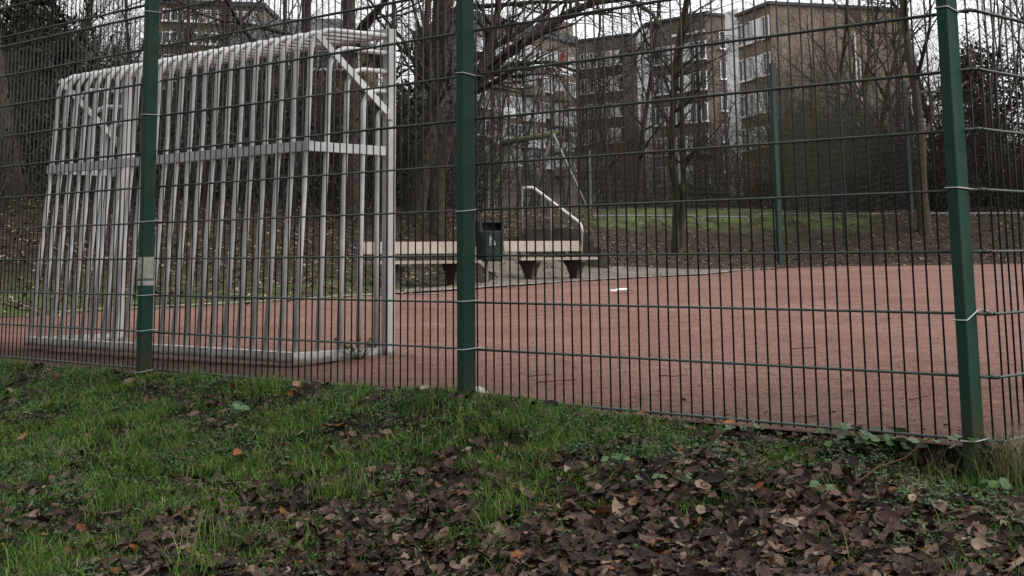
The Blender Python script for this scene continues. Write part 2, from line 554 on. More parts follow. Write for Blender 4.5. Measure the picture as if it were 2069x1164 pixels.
near, far = [], []
ts = np.linspace(0, 1, 140)
seg = np.concatenate([[0], np.cumsum(np.hypot(*np.diff(_E, axis=0).T))])
for t in ts:
    s = t * seg[-1]
    far.append((np.interp(s, seg, _E[:, 0]), np.interp(s, seg, _E[:, 1])))
nl = np.array([fpt(-9.0, -.03)[:2], fpt(CORNER, -.03)[:2], (FO + FD * CORNER + D2 * 60)[:2]])
nseg = np.concatenate([[0], np.cumsum(np.hypot(*np.diff(nl, axis=0).T))])
for t in ts:
    s = (t ** 1.6) * nseg[-1]
    near.append((np.interp(s, nseg, nl[:, 0]), np.interp(s, nseg, nl[:, 1])))
vs, fs, dark_soil = [], [], []
M_ = 70
for i in range(len(ts)):
    for j in range(M_ + 1):
        t = (j / M_) ** 1.5
        x, y = lerp(near[i][0], far[i][0], t), lerp(near[i][1], far[i][1], t)
        z = pitch_z(y) + noise.noise((x * .5, y * .5, 9)) * .012 + .046 * math.exp(-((x + .80) ** 2 + (y - 9.02) ** 2) / .10)
        s_, q_ = fence_sq(x, y)
        vs.append((x, y, z))
        w = 0.0
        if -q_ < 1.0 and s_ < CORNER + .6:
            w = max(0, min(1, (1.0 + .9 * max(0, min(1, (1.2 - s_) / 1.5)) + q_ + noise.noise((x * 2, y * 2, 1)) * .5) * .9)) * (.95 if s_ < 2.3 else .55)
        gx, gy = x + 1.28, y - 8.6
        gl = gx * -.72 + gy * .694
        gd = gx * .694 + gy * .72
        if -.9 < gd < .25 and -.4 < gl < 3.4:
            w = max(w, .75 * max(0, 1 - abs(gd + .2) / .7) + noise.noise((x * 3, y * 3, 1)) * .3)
        if s_ < CORNER + 2:   # darker margin along the fence, fading outwards
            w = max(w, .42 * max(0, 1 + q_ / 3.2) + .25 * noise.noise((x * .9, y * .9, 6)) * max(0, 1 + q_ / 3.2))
        dark_soil.append(max(0, min(1, w)))
for i in range(len(ts) - 1):
    for j in range(M_):
        a = i * (M_ + 1) + j
        fs.append((a, a + M_ + 1, a + M_ + 2, a + 1))
me = bpy.data.meshes.new('pitch')
me.from_pydata(vs, [], fs)
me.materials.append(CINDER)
wa = me.attributes.new('dark_soil', 'FLOAT', 'POINT')
wa.data.foreach_set('value', dark_soil)
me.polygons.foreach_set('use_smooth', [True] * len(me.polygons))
pitch = bpy.data.objects.new('pitch', me)
COL.objects.link(pitch)
tag(pitch, kind='structure')

# woodland floor beyond the pitch: strips following the edge outwards
offs = [-.35, 0, .3, .6, 1.2, 1.8, 2.5, 3.2, 4, 4.8, 5.6, 6.5, 7.6, 9, 11, 13, 15, 19, 24, 30, 40, 55, 75, 100, 150, 260, 600]
pts = [(p, None) for p in far]
tang = np.gradient(np.array(far), axis=0)
for _ in range(6):
    tang[1:-1] = (tang[:-2] + tang[1:-1] * 2 + tang[2:]) / 4
tang /= np.linalg.norm(tang, axis=1)[:, None]
nor = np.stack([-tang[:, 1], tang[:, 0]], 1)
vs, fs, ga = [], [], []
for i, (x, y) in enumerate(far):
    for s in offs:
        px, py = x + nor[i][0] * s, y + nor[i][1] * s
        zz = hz(px, py) if s < 200 else 12.0
        vs.append((px, py, zz - (.03 if s < .2 else 0)))
        g = 0.0
        xi = (px / max(py, 1)) * FPX + 1034
        if xi < 860 and s < 3.4:
            g = .85 * (1 - max(0, s - 1.6) / 1.8)
        if 5.2 < s < 14 and 1180 < xi < 1760:
            g = 1.0
        ga.append(max(0, g))
K = len(offs)
for i in range(len(far) - 1):
    for j in range(K - 1):
        a = i * K + j
        fs.append((a, a + K, a + K + 1, a + 1)[::-1])
me = bpy.data.meshes.new('ground')
me.from_pydata(vs, [], fs)
me.materials.append(FOREST_FLOOR)
at2 = me.attributes.new('grassy', 'FLOAT', 'POINT')
at2.data.foreach_set('value', ga)
me.polygons.foreach_set('use_smooth', [True] * len(me.polygons))
ground = bpy.data.objects.new('ground', me)
COL.objects.link(ground)
tag(ground, kind='structure')

# near bank on the camera's side, wide enough for other viewpoints
vs, fs = [], []
qs = np.concatenate([[-2.5, -.8, -.3, -.12, -.03], np.linspace(.03, 4.2, 95), [4.8, 5.6, 7, 9, 14, 30]])
ss = np.concatenate([[-40, -20, -10, -7, -6], np.linspace(-5.5, 6.2, 190), [7, 8, 10, 14, 30]])
for s in ss:
    for q in qs:
        p = fpt(s, -q)
        vs.append((p.x, p.y, bank_z(p.x, p.y) if q < 9.5 else -1.25))
for i in range(len(ss) - 1):
    for j in range(len(qs) - 1):
        a = i * len(qs) + j
        fs.append((a, a + 1, a + len(qs) + 1, a + len(qs)))
me = bpy.data.meshes.new('grass_bank')
me.from_pydata(vs, [], fs)
me.materials.append(BANK_SOIL)
me.polygons.foreach_set('use_smooth', [True] * len(me.polygons))
# the same bank carried on round the corner, outside the side fence
ts2 = np.concatenate([np.linspace(0, 6, 60), [7, 9, 12, 16, 22, 30, 45, 70]])
us2 = np.concatenate([[-1.2, -.3, -.05], np.linspace(.02, 3, 45), [3.6, 4.5, 6, 9, 14, 25, 45]])
v2, f2 = [], []
for t in ts2:
    for u in us2:
        p = fpt(CORNER + u, t + .12)
        v2.append((p.x, p.y, bank_z(p.x, p.y) - (.03 if u < 0 else 0) + pitch_z(p.y)))
for i in range(len(ts2) - 1):
    for j in range(len(us2) - 1):
        a = i * len(us2) + j
        f2.append((a, a + 1, a + len(us2) + 1, a + len(us2)))
m2 = bpy.data.meshes.new('ground_verge')
m2.from_pydata(v2, [], f2)
m2.materials.append(BANK_SOIL)
m2.polygons.foreach_set('use_smooth', [True] * len(m2.polygons))
verge = bpy.data.objects.new('ground_verge', m2)
COL.objects.link(verge)
tag(verge, kind='structure')
bank = bpy.data.objects.new('ground_bank', me)
COL.objects.link(bank)
tag(bank, kind='structure')
me.flip_normals() if me.polygons[0].normal.z < 0 else None

# concrete path with the bench bay, and the pale kerb line along the far edge
fa = np.array(far)


def edge_strip(name, x0, x1, o0, o1, lift, mat, wobble=0.0, n=6):
    vs, fs, cnt = [], [], 0
    for i, (x, y) in enumerate(far):
        xi = x / max(y, 1) * FPX + 1034
        if not (x0 <= xi <= x1) or y < 10 or x > 20:
            continue
        a, b_ = (o0(xi), o1(xi)) if callable(o0) else (o0, o1)
        b_ += noise.noise((x * .8, y * .8, 2)) * wobble
        for k in range(n + 1):
            s = a + (b_ - a) * k / n
            px, py = x + nor[i][0] * s, y + nor[i][1] * s
            vs.append((px, py, hz(px, py) + lift))
        cnt += 1
    for i in range(cnt - 1):
        for k in range(n):
            a = i * (n + 1) + k
            fs.append((a, a + 1, a + n + 2, a + n + 1)[::-1])
    me = bpy.data.meshes.new(name)
    me.from_pydata(vs, [], fs)
    me.materials.append(mat)
    if me.polygons and me.polygons[0].normal.z < 0:
        me.flip_normals()
    me.polygons.foreach_set('use_smooth', [True] * len(me.polygons))
    o = bpy.data.objects.new(name, me)
    COL.objects.link(o)
    return tag(o, kind='structure')


edge_strip('path', 640, 1530, lambda x: .02, lambda x: float(np.interp(x, [640, 760, 900, 1100, 1200, 1260, 1330, 1430, 1530], [.10, .35, .7, 1.0, 2.4, 4.0, 4.0, 2.4, .1])), .02, PATH, .35, 8)
edge_strip('kerb', 60, 1560, lambda x: -.03, lambda x: .045, .032, EDGE_STONE, 0, 1)


# ------------------------------------------------------------------ fence
def mesh_panel(s0, s1, bars, rows, z_pairs, label, bend=None, name='mesh_fence'):
    base = fpt((s0 + s1) / 2, 0, .02)
    root = empty(name, base, label, 'mesh fence')
    g = MB()
    top, bot = rows[0] + .012, rows[-1] - .012
    for s in bars:
        j = random.uniform(-.0012, .0012)
        g.tube([fpt(s + j, 0, bot), fpt(s + random.uniform(-.0012, .0012), 0, (bot + top) / 2), fpt(s - j, 0, top)], .0036, 5)
    if bend:
        C = fpt(CORNER, 0)
        k = 1
        while k * .05 < bend:
            p = C + D2 * (.05 * k - .012)
            g.tube([V((p.x, p.y, bot)), V((p.x, p.y, top))], .0036, 5)
            k += 1
    g.build('wire_grid', WIRE_MAT, root, True)
    for z in rows:
        r = MB()
        for o in (-.0085, .0085):
            pts = [fpt(lerp(s0, s1, t), o, z + random.uniform(-.0015, .0015)) for t in (0, .25, .5, .75, 1)]
            if bend:
                pts = [fpt(lerp(s0, CORNER, t), o, z) for t in (0, .33, .66)] + [fpt(CORNER - .014 + o * .6, o, z)]
                r.tube(pts, .0049, 6)
                C = fpt(CORNER + o * .6, o * .6, z)
                r.tube([C, C + D2 * .03, C + D2 * bend * .5, C + D2 * bend], .0049, 6)
            else:
                r.tube(pts, .0049, 6)
        if bend:  # little sleeve where the two mats are joined at the corner
            C = fpt(CORNER - .004, 0, z)
            r.tube([C - FD * .03 + V((0, 0, .001)), C, C + D2 * .022], .0075, 6)
        r.build('horizontal_wire', RAIL_MAT, root, True)
    return root


ZR = [.6253 + 1.1955 - .2 * k + .005 for k in range(-1, 10)]
UP = [ZR[0] + .063 + .2 * k for k in range(10, -1, -1)]
B_L = [.069 + .05 * i for i in range(-1, 50)]
B_R = [2.571 + .05 * i for i in range(0, 48)]
B_LL = [.019 - .055 - .05 * i for i in range(0, 50)]
mesh_panel(-.030 - 2.47, -.030, B_LL, ZR, None, 'wire mesh fence panel at the far left, beyond the first green post')
mesh_panel(.012, 2.53, B_L, ZR, None, 'wire mesh fence panel in front of the ball cage goal, between two green posts')
mesh_panel(2.56, CORNER, B_R, ZR, None, 'wire mesh fence panel in front of the benches, bent round the corner post', bend=2.5)
mesh_panel(-.030 - 2.47, -.030, B_LL, UP, None, 'upper wire mesh panel at the top left corner, above a gap with the lower panel')
mesh_panel(.012, 2.53, B_L, UP, None, 'upper wire mesh panel whose wires show above the ball cage goal')
mesh_panel(2.56, CORNER, B_R, UP, None, 'upper wire mesh panel high above the corner of the fence', bend=2.5)


def fence_post(s, lean, zbot, clips, label, w=.04, dp=.08, off=-.055, sticker=False, top=4.1):
    p0 = fpt(s, off, zbot)
    root = empty('fence_post', p0, label, 'fence post')
    sh = lambda z: FD * (lean * (z - .3))
    b_ = MB()
    # rounded-edge steel box section
    r = .006
    prof = []
    for cx, cy, a0 in ((w / 2 - r, dp / 2 - r, 0), (-w / 2 + r, dp / 2 - r, 90), (-w / 2 + r, -dp / 2 + r, 180), (w / 2 - r, -dp / 2 + r, 270)):
        for k in range(4):
            a = math.radians(a0 + 30 * k)
            prof.append((cx + r * math.cos(a), cy + r * math.sin(a)))
    zs = [zbot - .4, .0, .6, 1.2, 2.0, top]
    vs, fs = [], []
    for z in zs:
        for a, c in prof:
            q = fpt(s, off) + FD * a + FN * c + sh(z)
            vs.append((q.x, q.y, z))
    n = len(prof)
    for i in range(len(zs) - 1):
        for j in range(n):
            fs.append((i * n + j, i * n + (j + 1) % n, (i + 1) * n + (j + 1) % n, (i + 1) * n + j))
    fs.append(tuple((len(zs) - 1) * n + j for j in range(n)))
    b_.add(vs, fs)
    b_.build('post_tube', POST_MAT, root)
    for z, dz, far_ in clips:
        c = MB()
        q = lambda a, k, zz: fpt(s, off) + FD * a + FN * k + sh(zz) + V((0, 0, zz))
        e = .004
        pts = [q(-w / 2 - e, dp / 2 + .02, z + dz * .2), q(-w / 2 - e, -dp / 2, z), q(-w / 2, -dp / 2 - e, z), q(w / 2, -dp / 2 - e, z), q(w / 2 + e, -dp / 2, z),
               q(w / 2 + e, dp / 2, z + dz), q(w / 2 + e + .012, dp / 2 + .018, z + dz)]
        if far_:
            pts.append(q(w / 2 + e + .025, dp / 2 + .022, z + dz - .004))
        c.tube(pts, .0024, 6)
        c.build('wire_clip', CLIP_MAT, root, True)
    if sticker:
        for (zz, hh, mat, nm, ww) in ((.574, .125, STICKER, 'sticker', .066), (.494, .026, STICKER, 'sticker_strip', .070), (.514, .010, STICKER_DARK, 'sticker_tear', .072)):
            st = MB()
            q = fpt(s + w / 2 + (.0016 if nm != 'sticker_tear' else .0026), off + .0) + sh(zz)
            st.box((q.x, q.y, zz), (ww, .002, hh), (FN, FD, V((0, 0, 1))))
            q2 = fpt(s, off - dp / 2 - .0016) + sh(zz)
            st.box((q2.x, q2.y, zz), (w * .9, .002, hh * .97), (FD, FN, V((0, 0, 1))))
            st.build(nm, mat, root)
    return root


def side_panel(t0, t1, rows, label):
    C = fpt(CORNER, 0)
    P_ = lambda t, o, z: V(((C + D2 * t + N2 * o).x, (C + D2 * t + N2 * o).y, z + pitch_z((C + D2 * t).y)))
    root = empty('mesh_fence', P_((t0 + t1) / 2, 0, 0), label, 'mesh fence')
    g = MB()
    n_ = int((t1 - t0) / .05)
    for k in range(n_ + 1):
        g.tube([P_(t0 + .05 * k, 0, rows[-1] - .012), P_(t0 + .05 * k, 0, rows[0] + .012)], .0036, 5)
    g.build('wire_grid', WIRE_MAT, root, True)
    for z in rows:
        r_ = MB()
        for o in (-.0085, .0085):
            r_.tube([P_(t0, o, z), P_((t0 + t1) / 2, o, z), P_(t1, o, z)], .0049, 5)
        r_.build('horizontal_wire', RAIL_MAT, root, True)
    return root


def side_post(t, label):
    C = fpt(CORNER, 0) + D2 * t - N2 * .06
    m_ = MB()
    m_.box((C.x, C.y, 1.9), (.04, .08, 4.4), (D2, N2, V((0, 0, 1))))
    return tag(m_.build('fence_post', POST_MAT), label, 'fence post')


def zpost(x, y, s, off=-.1):
    r = ray(x, y)
    q = fpt(s, off)
    return EYE + r.z * q.y


fence_post(.012, -.021, -.04, [(zpost(300, 21.5, .012), 0, 1), (zpost(300, 230.5, .012), 0, 1), (zpost(300, 448, .012), .006, 1), (zpost(300, 597, .012), .002, 0), (zpost(300, 669, .012), .006, 1), (zpost(300, 752, .012), .010, 0)],
           'green steel fence post with a torn grey sticker, beside the ball cage goal', sticker=True)
fence_post(2.557, 0, -.03, [(zpost(940, 147, 2.557), -.008, 1), (zpost(940, 427, 2.557), .008, 1), (zpost(940, 609, 2.557), .002, 1), (zpost(940, 706.5, 2.557), .004, 1), (zpost(940, 802.5, 2.557), .001, 0)],
           'green steel fence post covering the end of a bench, left of the litter bin')
fence_post(4.882, 0, -.06, [(zpost(1910, 14, 4.882), -.012, 1), (zpost(1930, 379, 4.882), -.003, 1), (zpost(1948, 647, 4.882), .030, 1), (zpost(1965, 892, 4.882), .001, 0)],
           'green steel corner post with tufts of dry grass at its foot')
fence_post(-2.535, 0, -.04, [(.3, 0, 1), (1.1, 0, 1)], 'green steel fence post just outside the view to the left')

for i_, nm_ in enumerate(('first', 'second', 'third')):
    side_panel(2.55 + 2.52 * i_, 5.03 + 2.52 * i_, ZR, nm_ + ' further wire mesh panel of the side fence, just outside the view to the right')
    side_post(2.52 * (i_ + 1), nm_ + ' green post of the side fence, just outside the view to the right')
kb = MB()
for i in range(16):
    s0 = -5.2 + i * .62
    if s0 > 2.7:
        break
    z = -.035 + .012 * noise.noise((s0, 0, 0))
    p = fpt(s0 + .30, .085, z - .05)
    kb.box(p, (.60, .06, .13), (FD, FN, V((0, 0, 1))))
o = kb.build('kerb_stones', CONCRETE)
tag(o, kind='structure')

# ------------------------------------------------------------------ ball cage goal
GBn, GBf, GFn = V((-1.276, 8.598, .085)), V((-3.456, 10.583, .085)), V((-.811, 9.071, .085))
GMn, GMf, GMFn = V((-1.224, 8.611, 1.307)), V((-3.399, 10.718, 1.307)), V((-.805, 9.03, 1.307))
GFf, GMFf = GBf + (GFn - GBn), GMf + (GMFn - GMn)
PN, PF = V((-.775, 9.055, 0)), V((-.775, 9.055, 0)) + (GFf - GFn)
goal = empty('ball_cage_goal', (GBn + GFf) / 2 * 1.0 - V((0, 0, .085)), 'galvanised steel ball cage goal of bent tubes standing on the red pitch behind the fence', 'football goal')
LD = (GBf - GBn).normalized()
DD = V((LD.y, -LD.x, 0))
UPV = V((0, 0, 1))


def gpart(name, mat, fn, smooth=False):
    m_ = MB()
    fn(m_)
    return m_.build(name, mat, goal, smooth)


def sq_post(p, name):
    gpart(name, GALV_LIGHT, lambda m_: m_.box((p.x, p.y, 1.0), (.058, .058, 2.08), (LD, DD, UPV)))
    return p


sq_post(PN, 'goal_post')
sq_post(PF, 'goal_post')
gpart('crossbar', GALV_LIGHT, lambda m_: m_.bar(PN + LD * .03 + UPV * 2.012, PF - LD * .03 + UPV * 2.012, .054, .05))
gpart('ground_frame', GALV_LIGHT, lambda m_: (m_.bar(GBn - UPV * .03 - LD * .03, GBf - UPV * .03 + LD * .03, .06, .06), m_.bar(GBn - UPV * .031 + DD * .03, GFn - UPV * .036, .058, .058), m_.bar(GBf - UPV * .031 + DD * .03, GFf - UPV * .036, .058, .058)))
gpart('middle_frame', GALV, lambda m_: (m_.bar(GMn - UPV * .03 - LD * .03, GMf - UPV * .03 + LD * .03, .045, .058), m_.bar(GMn - UPV * .031 + DD * .022, GMFn - UPV * .036, .043, .056), m_.bar(GMf - UPV * .031 + DD * .022, GMFf - UPV * .036, .043, .056)))


def rib(b0, m0, ztop, end, rad=.16, lean=.6):
    """bent tube from the ground frame past the middle frame, then forward to the goal mouth"""
    v_ = V((m0.x - b0.x, m0.y - b0.y, 0)) * lean / (m0.z - b0.z)
    za = ztop - rad
    a = V((m0.x, m0.y, za)) + v_ * (za - m0.z)
    h = V((end.x - a.x, end.y - a.y, 0))
    L = h.length
    h.normalize()
    rad_h = min(rad, L * .8)
    pts = [V(b0), V((lerp(b0.x, m0.x, .5), lerp(b0.y, m0.y, .5), lerp(b0.z, m0.z, .5))), V(m0), V((lerp(m0.x, a.x, .6), lerp(m0.y, a.y, .6), lerp(m0.z, a.z, .6))), a]
    for k in range(1, 7):
        t = k / 6 * math.pi / 2
        pts.append(a + h * (rad_h * (1 - math.cos(t))) + UPV * (rad * math.sin(t)))
    e = V((end.x, end.y, end.z))
    pts.append(lerp(pts[-1], e, .5))
    pts.append(e)
    return pts


NR = 22
for k in range(NR + 1):
    t = k / NR
    b0 = lerp(GBn, GBf, t)
    m0 = lerp(GMn, GMf, t)
    e = lerp(PN, PF, t)
    e = V((e.x, e.y, 1.995)) - DD * .02
    gpart('bent_tube', GALV, lambda m_: m_.tube(rib(b0, m0, 1.985, e), .0165, 9), True)
for side, (b0_, f0_, m0_, mf_, pp) in enumerate(((GBn, GFn, GMn, GMFn, PN), (GBf, GFf, GMf, GMFf, PF))):
    for t, zt, rd in ((.25, 1.885, .15), (.49, 1.765, .13), (.715, 1.64, .11), (.92, 1.515, .045)):
        b0, m0 = lerp(b0_, f0_, t), lerp(m0_, mf_, t)
        e = V((pp.x, pp.y, zt)) - DD * .02
        gpart('side_tube', GALV, lambda m_: m_.tube(rib(b0, m0, zt, e, rd), .0165, 9), True)
    out = -LD if side == 0 else LD
    st = V((m0_.x, m0_.y, 1.945)) + out * .024 + DD * .05
    en = V((pp.x, pp.y, 1.50)) + out * .036 - DD * .035
    gpart('diagonal_brace', GALV, lambda m_: m_.bar(st, en, .012, .042, out.cross((en - st).normalized())))
    gpart('bracket', GALV_LIGHT, lambda m_: m_.box(en + DD * .008 - out * .004, (.012, .06, .07), (LD, DD, UPV)))

# ------------------------------------------------------------------ benches, bin, rails, steps, swing
def bench(cx, cy, rot, L, label):
    z = hz(cx, cy) - .03
    root = empty('park_bench', (cx, cy, z), label, 'bench', 'park benches at the edge of the pitch')
    a = V((math.cos(rot), math.sin(rot), 0))
    c = V((-a.y, a.x, 0))             # towards the back
    O = V((cx, cy, z))
    for t in (-.28, .30):
        s = MB()
        p = O + a * (L * t)
        prof = [(-.13, 0), (.13, 0), (.12, .12), (.20, .26), (.30, .36), (.30, .40), (-.27, .40), (-.27, .36), (-.17, .26), (-.11, .12)]
        vs = []
        for sx in (-.06, .06):
            vs += [p + a * sx + c * q + UPV * h for q, h in prof]
        n = len(prof)
        fs = [tuple(range(n - 1, -1, -1)), tuple(range(n, 2 * n))] + [(i, (i + 1) % n, n + (i + 1) % n, n + i) for i in range(n)]
        s.add([list(v) for v in vs], fs)
        s.bar(p + c * .27 + UPV * .38, p + c * .36 + UPV * .74, .09, .06, a)
        s.build('support', SUPPORT, root)
    for q in (-.19, .0, .19):
        s = MB()
        s.box(O + c * q + UPV * .425, (L, .165, .048), (a, c, UPV))
        s.build('seat_plank', PLANK, root)
    s = MB()
    tilt = (UPV + c * .2).normalized()
    s.box(O + c * .30 + UPV * .66, (L, .045, .20), (a, c * .98 - UPV * .2, tilt))
    s.build('backrest', PLANK, root)
    return root


bench(.72, 28.05, math.radians(36), 1.86, 'wooden park bench with pale back plank, right of the litter bin')
bench(-1.50, 24.25, math.radians(33), 1.92, 'wooden park bench with pale back plank, partly hidden by the middle green post')

# litter bin on a post
Yb = 26.3
pb = at(990, 560, Yb)
zb = hz(pb.x, pb.y)
root = empty('litter_bin', (pb.x, pb.y, zb), 'dark green plastic litter bin on a post between the two benches', 'litter bin')
zt_, zl = at(990, 447, Yb).z, at(990, 528, Yb).z
bx = V((pb.x, pb.y, 0))
yaw = math.radians(20)
ba, bc = V((math.cos(yaw), math.sin(yaw), 0)), V((-math.sin(yaw), math.cos(yaw), 0))
m_ = MB()
loops = []
for z, w, d_ in ((zl, .37, .29), (zl + .03, .40, .32), (lerp(zl, zt_, .5), .43, .34), (zt_ - .2, .46, .36)):
    loops.append([bx + ba * (w / 2 * sx) + bc * (d_ / 2 * sy) + UPV * z for sx, sy in ((-.8, -1), (.8, -1), (1, -.8), (1, .8), (.8, 1), (-.8, 1), (-1, .8), (-1, -.8))])
vs = [list(p) for l in loops for p in l]
fs = [tuple(range(7, -1, -1)), tuple(24 + j for j in range(8))] + [(i * 8 + j, i * 8 + (j + 1) % 8, (i + 1) * 8 + (j + 1) % 8, (i + 1) * 8 + j) for i in range(3) for j in range(8)]
m_.add(vs, fs)
m_.build('body', BIN_MAT, root)
m_ = MB()   # hood with a throw-in opening: rim posts, roof and back
m_.box(bx + bc * .14 + UPV * (zt_ - .10), (.45, .03, .20), (ba, bc, UPV))
for sx in (-1, 1):
    m_.box(bx + ba * (sx * .21) + UPV * (zt_ - .10), (.035, .30, .20), (ba, bc, UPV))
m_.box(bx + UPV * (zt_ - .012), (.40, .30, .03), (ba, bc, UPV))
m_.box(bx - bc * .15 + UPV * (zt_ - .19), (.40, .025, .04), (ba, bc, UPV))
m_.build('hood', BIN_RIM, root)
m_ = MB()
m_.tube([bx + bc * .17 + UPV * (zb - .2), bx + bc * .17 + UPV * (zt_ - .05)], .025, 8)
m_.build('pole', GALV_FAR, root)
m_ = MB()   # pale pictogram: a figure dropping litter
fr = bx - bc * .182 + UPV * (zl + .36) - ba * .02
for dx, dz, w, h in ((-.03, .075, .026, .026), (-.03, .02, .034, .07), (-.045, -.05, .014, .07), (-.018, -.05, .014, .07), (.012, .035, .05, .014), (.045, -.005, .02, .02), (.045, -.055, .036, .055)):
    m_.box(fr + ba * dx + UPV * dz, (w, .006, h), (ba, bc, UPV))
m_.build('pictogram', LABEL_WHITE, root)

# steps up the bank and their handrail
Ys = 32.0
s_root_p = at(1180, 512, Ys)
steps = empty('bank_steps', (s_root_p.x, Ys, hz(s_root_p.x, Ys)), 'dark timber steps climbing the leafy bank beside the handrail', 'steps')
for i, (xl, xr, y) in enumerate(((1075, 1226, 515), (1070, 1216, 501), (1065, 1200, 487), (1060, 1188, 473), (1050, 1172, 462))):
    p, q = at(xl, y, Ys), at(xr, y, Ys)
    m_ = MB()
    c0 = (p + q) / 2
    L = (q - p).length
    zc = c0.z
    m_.box((c0.x, Ys + .75 + i * .02, zc - .36), (L, 1.35 - i * .015, .72))
    m_.build('step', STEP_MAT, steps)
rail = empty('stair_handrail', at(1113, 470, Ys - .2), 'bright galvanised handrail sloping down beside the bank steps', 'handrail')
Yr = Ys - .12
m_ = MB()
m_.tube([at(1055, 381, Yr), at(1065, 379, Yr), at(1075, 379, Yr), at(1080, 381, Yr), at(1120, 411.5, Yr), at(1166, 446, Yr), at(1172, 452, Yr), at(1175, 460, Yr), at(1176, 470, Yr)], .032, 8)
m_.build('rail_tube', WHITE_RAIL, rail, True)
for x, y0, y1 in ((1055, 381, 470), (1113, 406, 490), (1176, 468, 520)):
    m_ = MB()
    m_.tube([at(x, y0, Yr), at(x, y1, Yr)], .02, 8)
    m_.build('rail_post', GALV_FAR, rail, True)

# swing frame
Yw = 46.0
swing = empty('swing_frame', (at(1072, 400, Yw).x, Yw, hz(at(1072, 400, Yw).x, Yw)), 'mossy timber swing frame with splayed legs on the raised playground', 'swing')
m_ = MB()
m_.tube([at(1015, 289, Yw - .2), at(1070, 279, Yw), at(1128, 268, Yw + .2)], [.10, .09, .10], 8)
m_.build('crossbeam', MOSSY_WOOD, swing, True)
for xa, ya, xb, yb, dY, r, mt in ((1033, 288, 983, 432, -.9, .065, MOSSY_WOOD), (1031, 290, 1062, 425, .9, .05, GREY_WOOD), (1116, 273, 1068, 425, -.2, .06, GREY_WOOD), (1118, 270, 1184, 415, -.9, .036, GALV_FAR)):
    m_ = MB()
    a, b_ = at(xa, ya, Yw), at(xb, yb, Yw + dY)
    m_.tube([a, lerp(a, b_, .5), b_], r, 8)
    m_.build('leg', mt, swing, True)
m_ = MB()
for x in (1050, 1078):
    m_.tube([at(x, 283, Yw), at(x + 1, 395, Yw)], .012, 5)
m_.build('chain', GALV_FAR, swing, True)
m_ = MB()
m_.box(at(1064, 396, Yw), (.5, .18, .04))
m_.build('swing_seat', BIN_MAT, swing)


def hoop_rail(x0, x1, y, Y, drop, label, r=.022):
    p, q = at(x0, y, Y), at(x1, y, Y)
    z = p.z
    root = empty('low_railing', ((p.x + q.x) / 2, Y, hz((p.x + q.x) / 2, Y)), label, 'railing', 'low tube railings along the top of the bank')
    a = V((1, 0, 0))
    m_ = MB()
    pts = [p + V((0, 0, -drop)), p + V((0, 0, -.12)), p + V((.04, 0, -.04)), p + V((.14, 0, 0)), lerp(p, q, .5), q + V((-.14, 0, 0)), q + V((-.04, 0, -.04)), q + V((0, 0, -.12)), q + V((0, 0, -drop))]
    m_.tube(pts, r, 8)
    m_.build('rail_tube', GALV_FAR, root, True)
    for t in (.33, .66):
        w = lerp(p, q, t)
        m_ = MB()
        m_.tube([w, w + V((0, 0, -drop))], r * .8, 6)
        m_.build('rail_post', GALV_FAR, root, True)
    return root


hoop_rail(1192, 1410, 436, 42.5, .22, 'low tube railing on the green strip above the bank, nearest the handrail')
hoop_rail(1418, 1512, 438, 45, .22, 'short low tube railing with rounded end, just left of the tall far green post')
hoop_rail(1530, 1838, 432, 47.5, .22, 'long low tube railing above the leafy bank, behind the tall far green post')
hoop_rail(1875, 2160, 431, 47.5, .22, 'low tube railing seen through the side fence at the right edge')

# tall far ball fence: green posts and fine mesh running away to the right
def far_post(x, yt, yb, Y, w, label, mat=GREEN_PAINT, name='fence_post'):
    p, q = at(x, yt, Y), at(x, yb, Y)
    zb_ = hz(q.x, Y) - .15
    root = MB()
    root.box((q.x, Y, (p.z + zb_) / 2), (w, w, p.z - zb_), (V((.92, .38, 0)), V((-.38, .92, 0)), UPV))
    root.box((q.x, Y, p.z + .012), (w * 1.12, w * 1.12, .03), (V((.92, .38, 0)), V((-.38, .92, 0)), UPV))
    o = root.build(name, mat)
    return tag(o, label, 'fence post')


Yt = 40.6
tp = [at(1577, 130, Yt), at(1705, 148, 44.2), at(1845, 166, 48.0)]
far_post(1577, 130, 540, Yt, .125, 'tall dark green fence post standing at the far edge of the pitch')
far_post(1709, 148, 500, 44.2, .10, 'slim tall green fence post second along the far ball fence, among the bushes')
far_post(1845, 166, 480, 48.0, .10, 'slim tall green post ending the far ball fence near the thick tree trunk')


def wire_fence(name, pts, label, sp=.05, rowsp=.2, r=.0025, mat=WIRE_MAT, cat='mesh fence'):
    """pts: list of (bottom, top) pairs"""
    c0 = pts[len(pts) // 2][0]
    root = empty(name, c0, label, cat)
    for (b0, t0), (b1, t1) in zip(pts[:-1], pts[1:]):
        m_ = MB()
        L = (V((b1.x - b0.x, b1.y - b0.y, 0))).length
        n = max(2, int(L / sp))
        for k in range(n + 1):
            m_.tube([lerp(b0, b1, k / n), lerp(t0, t1, k / n)], r, 3, False)
        H = t0.z - b0.z
        k = 0
        while k * rowsp <= H:
            f = k * rowsp / H
            m_.tube([lerp(b0, t0, f), lerp(b1, t1, f)], r * 1.35, 4, False)
            k += 1
        m_.build('mesh_panel', mat, root)
    return root


pairs = []
for p in tp:
    pairs.append((V((p.x, p.y, hz(p.x, p.y) + .03)), p))
wire_fence('ball_fence', pairs, 'tall fine green mesh ball fence running back from the far post', r=.0023)

